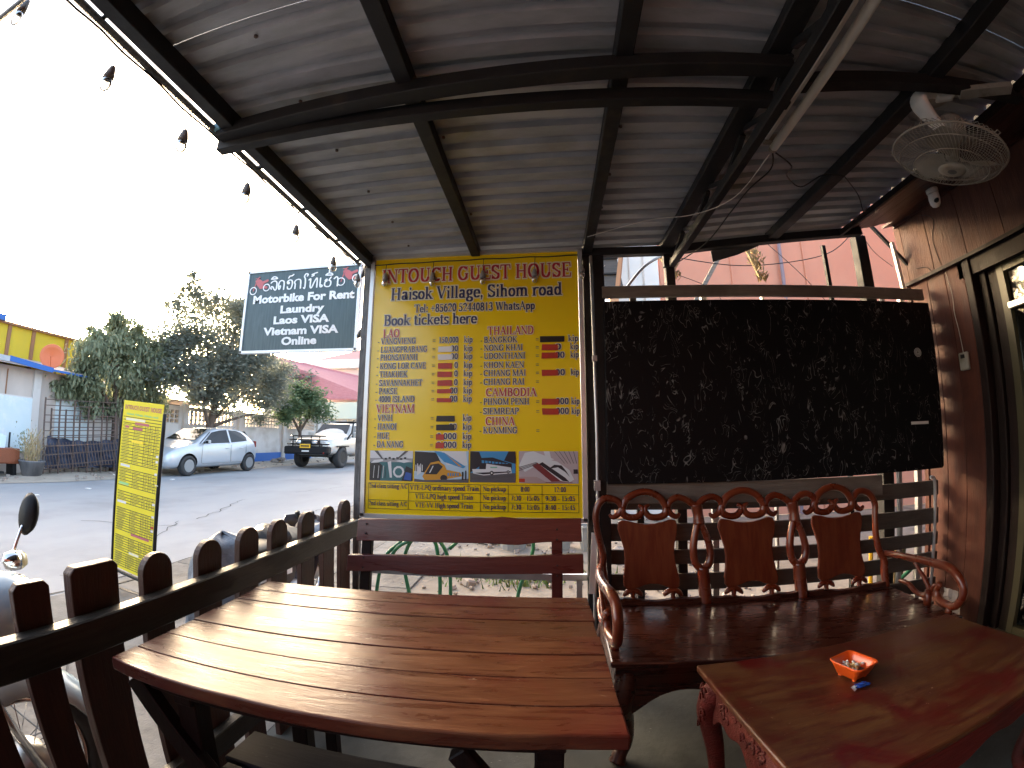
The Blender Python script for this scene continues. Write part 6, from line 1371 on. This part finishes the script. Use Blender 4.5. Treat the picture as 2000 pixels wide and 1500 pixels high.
T1 = [(11.21, 4.57, .78), (12.65, 6.0, .77), (14.89, 6.6, .88), (12.45, 4.11, 1.0), (14.6, 4.55, 1.3), (16.4, 3.75, .88), (10.79, 3.05, .6), (13.39, 2.9, .9), (11.5, 6.1, .45), (13.73, 5.4, 1.0), (11.3, 5.43, .45), (15.5, 2.6, .6), (16.0, 1.85, .3), (11.01, 3.75, .6), (12.2, 2.5, .4), (15.75, 5.5, .85), (16.6, 2.9, .5), (14.2, 6.2, .5), (11.5, 6.75, .22), (16.3, 6.4, .4), (12.0, 4.9, .8), (11.6, 3.2, .7), (13.3, 3.6, .9), (14.0, 4.2, 1.0), (15.3, 3.4, .9), (12.6, 2.9, .6), (15.6, 4.6, .8), (10.9, 4.0, .6)]
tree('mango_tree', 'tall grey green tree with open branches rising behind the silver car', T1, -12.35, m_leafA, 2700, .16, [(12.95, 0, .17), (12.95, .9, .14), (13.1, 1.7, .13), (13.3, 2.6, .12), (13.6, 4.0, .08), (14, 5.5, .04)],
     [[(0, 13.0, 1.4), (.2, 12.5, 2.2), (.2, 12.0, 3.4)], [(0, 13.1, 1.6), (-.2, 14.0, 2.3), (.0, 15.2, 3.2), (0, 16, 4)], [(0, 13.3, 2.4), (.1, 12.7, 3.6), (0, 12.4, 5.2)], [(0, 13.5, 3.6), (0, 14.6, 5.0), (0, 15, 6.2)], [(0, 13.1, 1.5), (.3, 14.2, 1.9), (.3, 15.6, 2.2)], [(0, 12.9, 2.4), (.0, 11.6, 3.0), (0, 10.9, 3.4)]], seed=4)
T2 = [(9.28, 4.29, .46), (8.37, 3.33, .55), (9.38, 3.1, .8), (8.01, 2.45, .45), (10.4, 2.8, .6), (8.89, 2.2, .5), (9.12, 4.69, .22), (9.93, 4.35, .27), (8.91, 3.81, .42), (8.42, 4.0, .24), (7.75, 2.3, .27), (8.58, 1.85, .28), (10.27, 3.4, .5), (10.9, 2.3, .4), (9.97, 2.2, .42), (9.4, 1.95, .3), (10.4, 2.0, .3), (10.3, 3.9, .5), (10.9, 3.2, .6), (8.6, 2.9, .5), (9.7, 3.6, .6)]
tree('drooping_tree', 'broad olive tree with drooping narrow leaves hanging over the steel racks', T2, -12.75, m_leafB, 4200, .20, [(9.5, 0, .12), (9.5, 1.5, .10), (9.4, 2.6, .08), (9.3, 3.8, .04)],
     [[(0, 9.5, 1.5), (0, 8.9, 2.4), (.1, 8.2, 2.9)], [(0, 9.45, 1.9), (0, 10, 2.6), (0, 10.6, 3)], [(0, 9.4, 2.4), (0, 9.1, 3.4), (0, 9.2, 4.4)]], droop=.75, seed=9)
T3 = [(19.15, 2.95, .95), (20.39, 2.65, .72), (18.09, 2.61, .7), (19.08, 3.5, .6), (17.6, 2.3, .5), (20.9, 3.1, .4)]
tree('small_mango_tree', 'small bushy bright green tree over the garden wall behind the SUV', T3, -12.6, m_leafC, 2200, .22, [(19.3, 0, .10), (19.3, 1.4, .08), (19.2, 2.6, .05)], [[(0, 19.3, 1.4), (0, 18.5, 2.2), (0, 18.1, 2.6)], [(0, 19.3, 1.5), (0, 20, 2.2), (0, 20.5, 2.7)]], seed=5)
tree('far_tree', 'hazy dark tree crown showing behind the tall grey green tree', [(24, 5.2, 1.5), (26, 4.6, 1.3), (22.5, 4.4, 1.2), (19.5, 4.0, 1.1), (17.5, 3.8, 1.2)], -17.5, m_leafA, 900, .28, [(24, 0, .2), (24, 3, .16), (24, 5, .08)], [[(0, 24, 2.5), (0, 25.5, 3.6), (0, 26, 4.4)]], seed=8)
# red roofed buildings beyond the wall
rb = thing('red_roof_house', 'house with a long sloping faded red roof behind the garden wall', 'house', (-16, 27, 0))
MB().box((-15.9, 29, 1.85), (8.0, 6, 3.7)).build('wall', m_whitewall, rb)
mb = MB(); A_ = [(-20.6, 26.6, 7.2), (-11.0, 30.0, 5.1), (-11.0, 25.4, 3.72), (-14.5, 25.2, 3.76), (-18.4, 25.8, 5.35), (-20.6, 26.2, 6.6)]
mb.add(A_ + [(a, b, c - .12) for a, b, c in A_], [tuple(range(6)), tuple(range(6, 12))[::-1]] + [(i, (i + 1) % 6, 6 + (i + 1) % 6, 6 + i) for i in range(6)]); mb.build('roof', m_redroof, rb)
MB().add([(-20.4, 26.35, 6.4), (-18.4, 26.0, 5.2), (-14.6, 25.5, 3.7), (-20.4, 25.9, 3.7)], [(0, 1, 2, 3)]).build('gable', m_whitewall, rb)
MB().box((-12.6, 25.4, 2.95), (4.2, .06, 1.1)).build('awning_front', mat('pale_green_render', (.62, .68, .58), rough=.8), rb)
fb_ = thing('white_band_house', 'larger pale house with a wide white eaves band and low red roof', 'house', (-14, 33, 0))
MB().box((-14.3, 33.5, 3.3), (10.0, 6, 6.6)).build('wall', mat('blush_render', (.60, .55, .54), rough=.8), fb_)
MB().box((-14.3, 33.2, 6.96), (10.8, 6.6, .68)).build('eaves_band', m_whitewall, fb_)
mb = MB(); a = (-18.9, 30.1, 7.31); b = (-9.4, 30.1, 7.31); c = (-9.4, 36.3, 7.31); d = (-18.9, 36.3, 7.31); e = (-15.6, 33.2, 8.9); f_ = (-12.5, 33.2, 8.9)
mb.add([a, b, c, d, e, f_], [(0, 1, 5, 4), (1, 2, 5), (2, 3, 4, 5), (3, 0, 4), (3, 2, 1, 0)]); mb.build('roof', m_redroof, fb_)
for x in (-16.4, -15.2): MB().box((x, 30.48, 5.6), (.7, .06, .9)).build('window', m_tint, fb_)
for k, (x, y, w, h, l) in enumerate(((-30, 60, 26, 7, 'long low pale building in the far distance down the road'), (-40, 22, 14, 5, 'pale block far behind the shack and trees'), (-26, 100, 40, 9, 'hazy row of buildings closing the far end of the road'))):
    bl = thing('far_building', l, 'building', (x, y, 0)); MB().box((x, y, h / 2), (w, 8, h)).build('wall', m_whitewall, bl)
    MB().box((x, y, h + .15), (w + .8, 8.8, .3)).build('roof', m_redroof if k == 0 else m_wallgrey, bl)
    for i in range(int(w / 3)): MB().box((x - w / 2 + 1.5 + i * 3, y - 4.01, h * .55), (1.1, .06, 1.2)).build('window', m_tint, bl)

# ================================================================ yard and neighbour behind the end wall
pk = thing('pink_house', 'salmon pink rendered side wall of the neighbouring house', 'house', (4, 8, 0))
MB().box((5.0, 6.55, 3.2), (6.3, .1, 6.4)).build('wall', m_pinkwall, pk)
for x in (3.05, 4.35): MB().box((x, 6.49, 3.2), (.03, .03, 6.4)).build('wall_joint', m_pinkwall, pk)
MB().tube([(3.9, 6.44, 0), (3.9, 6.44, 6.4)], .03, 8).build('downpipe', mat('grey_mauve_pipe', (.22, .18, .22), rough=.5), pk)
MB().bar((2.5, 6.44, 3.42), (4.2, 6.44, 3.40), .05, .06).build('conduit', m_pinkwall, pk)
MB().box((1.47, 6.55, 3.2), (.72, .1, 6.4)).build('white_bay', m_whitewall, pk)
MB().box((1.07, 6.5, 3.2), (.14, .2, 6.4)).build('orange_column', mat('peach_render', (.66, .38, .22), rough=.8), pk)
for x in (1.35, 1.58): MB().box((x, 6.49, 3.9), (.02, .03, 1.6)).build('window_mullion', m_wallgrey, pk)
struct(MB().box((8.4, 4.5, 3.2), (.1, 4.2, 6.4)).build('side_boundary', m_pinkwall))
dl = thing('dark_lean_to', 'dark slatted lean to roof left of the peach column', 'roof', (0, 5, 3.5))
MB().prism([(-.2, 3.0), (1.02, 3.05), (.95, 4.8), (-.2, 4.8)], lambda a, c, t: (a, 5.2 + (c - 3) * .5 + t, c), 0, .05).build('sheet', m_slat, dl)
for z in (3.15, 3.45, 3.75, 4.05): MB().bar((-.2, 5.18 + (z - 3) * .5, z), (1.0, 5.18 + (z - 3) * .5, z), .03, .025).build('batten', m_steelblk, dl)
MB().bar((.86, 4.9, 3.02), (1.06, 5.4, 4.0), .05, .05).build('verge_board', m_brownp, dl)
nw = thing('low_yard_wall', 'low pale rendered wall closing the back of the yard', 'wall', (-1, 7, 0))
MB().box((-.6, 7.4, .45), (3.4, .15, .9)).build('wall', m_wallgrey, nw)
tag(MB().bar((1.0, 3.0, 2.05), (1.42, 3.0, 2.75), .035, .03).build('timber_prop', m_plank), 'thin pale timber prop slanting across the white bay', 'prop')
# dried hanging plants
def dryp(x, y, z0, z1, label, seed):
    R_ = random.Random(seed); t = thing('dried_plant', label, 'plant', (x, y, z1))
    MB().bar((x - .03, y, z1), (x + .045, y, z0), .014, .014).build('stem', m_dryplant, t); mb = MB()
    for i in range(150):
        s = R_.random(); p = Vector((x + lerp(.0, .05, s) + R_.gauss(.012, .016), y + R_.gauss(0, .02), lerp(z1, z0, s) + R_.gauss(0, .01))); a = R_.uniform(0, 6.28); l = R_.uniform(.012, .03)
        mb.add([p, p + Vector((l * math.cos(a), l * math.sin(a), l * .5)), p + Vector((l * .5 * math.sin(a), l * .3, -l))], [(0, 1, 2)])
    mb.build('dry_leaves', m_dryplant, t, kind='stuff')
dryp(1.24, 2.36, 2.15, 2.36, 'brown dried plant tied to a cane hanging before the pink wall', 2); dryp(.70, 2.34, 2.15, 2.30, 'small dried plant tied beside the girder post', 3)
tag(MB().bar((1.688, 2.26, 0), (1.655, 2.26, 2.33), .022, .02).build('thin_pole', m_steelblk), 'thin dark pole left of the thick post behind the marble panel', 'pole')
# hoops of green hose
hp = thing('green_hose', 'loops of green garden hose standing in the yard behind the far bench', 'hose', (-.7, 3, 0))
for P in ([(-1.22, 3.0, .25), (-1.13, 3.0, .40), (-1.02, 3.02, .46), (-.90, 3.02, .50), (-.80, 3.0, .46), (-.73, 3.0, .30), (-.72, 3.0, GZ)], [(-1.05, 3.1, GZ), (-1.10, 3.08, .25), (-1.05, 3.04, .42), (-.95, 3.0, .50), (-.84, 3.0, .46), (-.80, 3.0, .2), (-.80, 2.98, GZ)], [(-.74, 3.05, .40), (-.55, 3.05, .56), (-.3, 3.05, .60), (-.12, 3.0, .47), (-.22, 3.0, .14), (-.25, 3.0, GZ)], [(-1.3, 3.0, GZ), (-1.24, 3.0, .3), (-1.1, 3.02, .45)]):
    MB().tube(cat_rom(P, 6), .014, 8).build('loop', m_hose, hp, smooth=True)
for k, (x, y, s, h, l) in enumerate(((-.42, 4.75, .19, .26, 'grey cement planter left in the yard under the bench boards'), (.12, 4.75, .16, .24, 'squat grey cement planter right of the green hose'), (.42, 4.7, .13, .26, 'narrow pale planter beside the squat grey one'))):
    p = thing('cement_planter', l, 'planter', (x, y, GZ), .1 * k, 'cement planters in the yard')
    MB().lathe([(0, 0), (s * .75, 0), (s, h), (s * 1.06, h), (s * 1.06, h * 1.08), (s * .9, h * 1.08), (s * .85, h * .9), (0, h * .88)], (0, 0, 0), Matrix.Rotation(PI / 4, 3, 'Z'), 4 if k else 14).build('pot', m_pot, p, W=False)
for k, (x, y, s, m_, l) in enumerate(((-.72, 5.0, .30, m_rock, 'broken grey rubble lump in the yard behind the hose'), (-1.15, 5.1, .24, m_rock, 'flat rubble piece near the yard edge'), (.02, 3.75, .10, m_brownp, 'half brick lying beside the weeds'), (1.25, 4.4, .16, m_rock, 'rubble lump seen through the slatted screen'), (.75, 4.6, .14, m_rock, 'small pale rubble lump behind the settee'))):
    mb = MB(); 
    for i in range(7):
        for j in range(9):
            a = 2 * PI * j / 8; p_ = PI * i / 6; q = s * (1 + rnd.uniform(-.18, .18)) * (.6); mb.v.append((x + q * math.sin(p_) * math.cos(a), y + q * math.sin(p_) * math.sin(a), GZ + s * .22 + q * .5 * math.cos(p_)))
    mb.f = [(i * 9 + j, i * 9 + j + 1, (i + 1) * 9 + j + 1, (i + 1) * 9 + j) for i in range(6) for j in range(8)]; mb.mi = [0] * len(mb.f)
    tag(mb.build('rubble_lump' if k != 2 else 'brick', m_), l, 'rubble' if k != 2 else 'brick')
bs = thing('leaning_canes', 'bundle of green bottles and canes leaning behind the right of the screen', 'canes', (2.0, 2.35, 0))
for k, (x, z, m_) in enumerate(((2.03, .60, m_dryplant), (2.06, .66, m_hose), (2.10, .58, m_olive), (1.93, .62, m_yelplate))):
    MB().tube([(x, 2.34 + .02 * k, .0), (x - .04 * (k == 3) * 2 + .01, 2.33, z)], .012, 6).build('cane', m_, bs)
tag(MB().tube(cat_rom([(2.175, 2.19, .95), (2.20, 2.185, .94), (2.205, 2.185, .8), (2.195, 2.185, .4), (2.19, 2.185, .1)], 5), .010, 8).build('grey_pipe', m_galv), 'bent grey pipe rising beside the wall at the screen end', 'pipe')
tag(MB().tube(cat_rom([(2.05, 2.30, .35), (2.10, 2.26, .42), (2.16, 2.24, .50)], 4), .012, 8).build('green_pipe', m_hose), 'short green pipe poking up behind the right settee arm', 'pipe')
pc = MB(); 
for i in range(8):
    for j in range(8): pc.v.append((2.19 - .02 * rnd.random(), 1.92 + i * .02, .19 + j * .022 + .01 * rnd.random()))
pc.f = [(i * 8 + j, i * 8 + j + 1, (i + 1) * 8 + j + 1, (i + 1) * 8 + j) for i in range(7) for j in range(7)]; pc.mi = [0] * len(pc.f)
tag(pc.build('peeling_paper', mat('peeling_pale', (.30, .27, .26), rough=.8)), 'peeling pale paper patch low on the red wall behind the settee arm', 'paper')
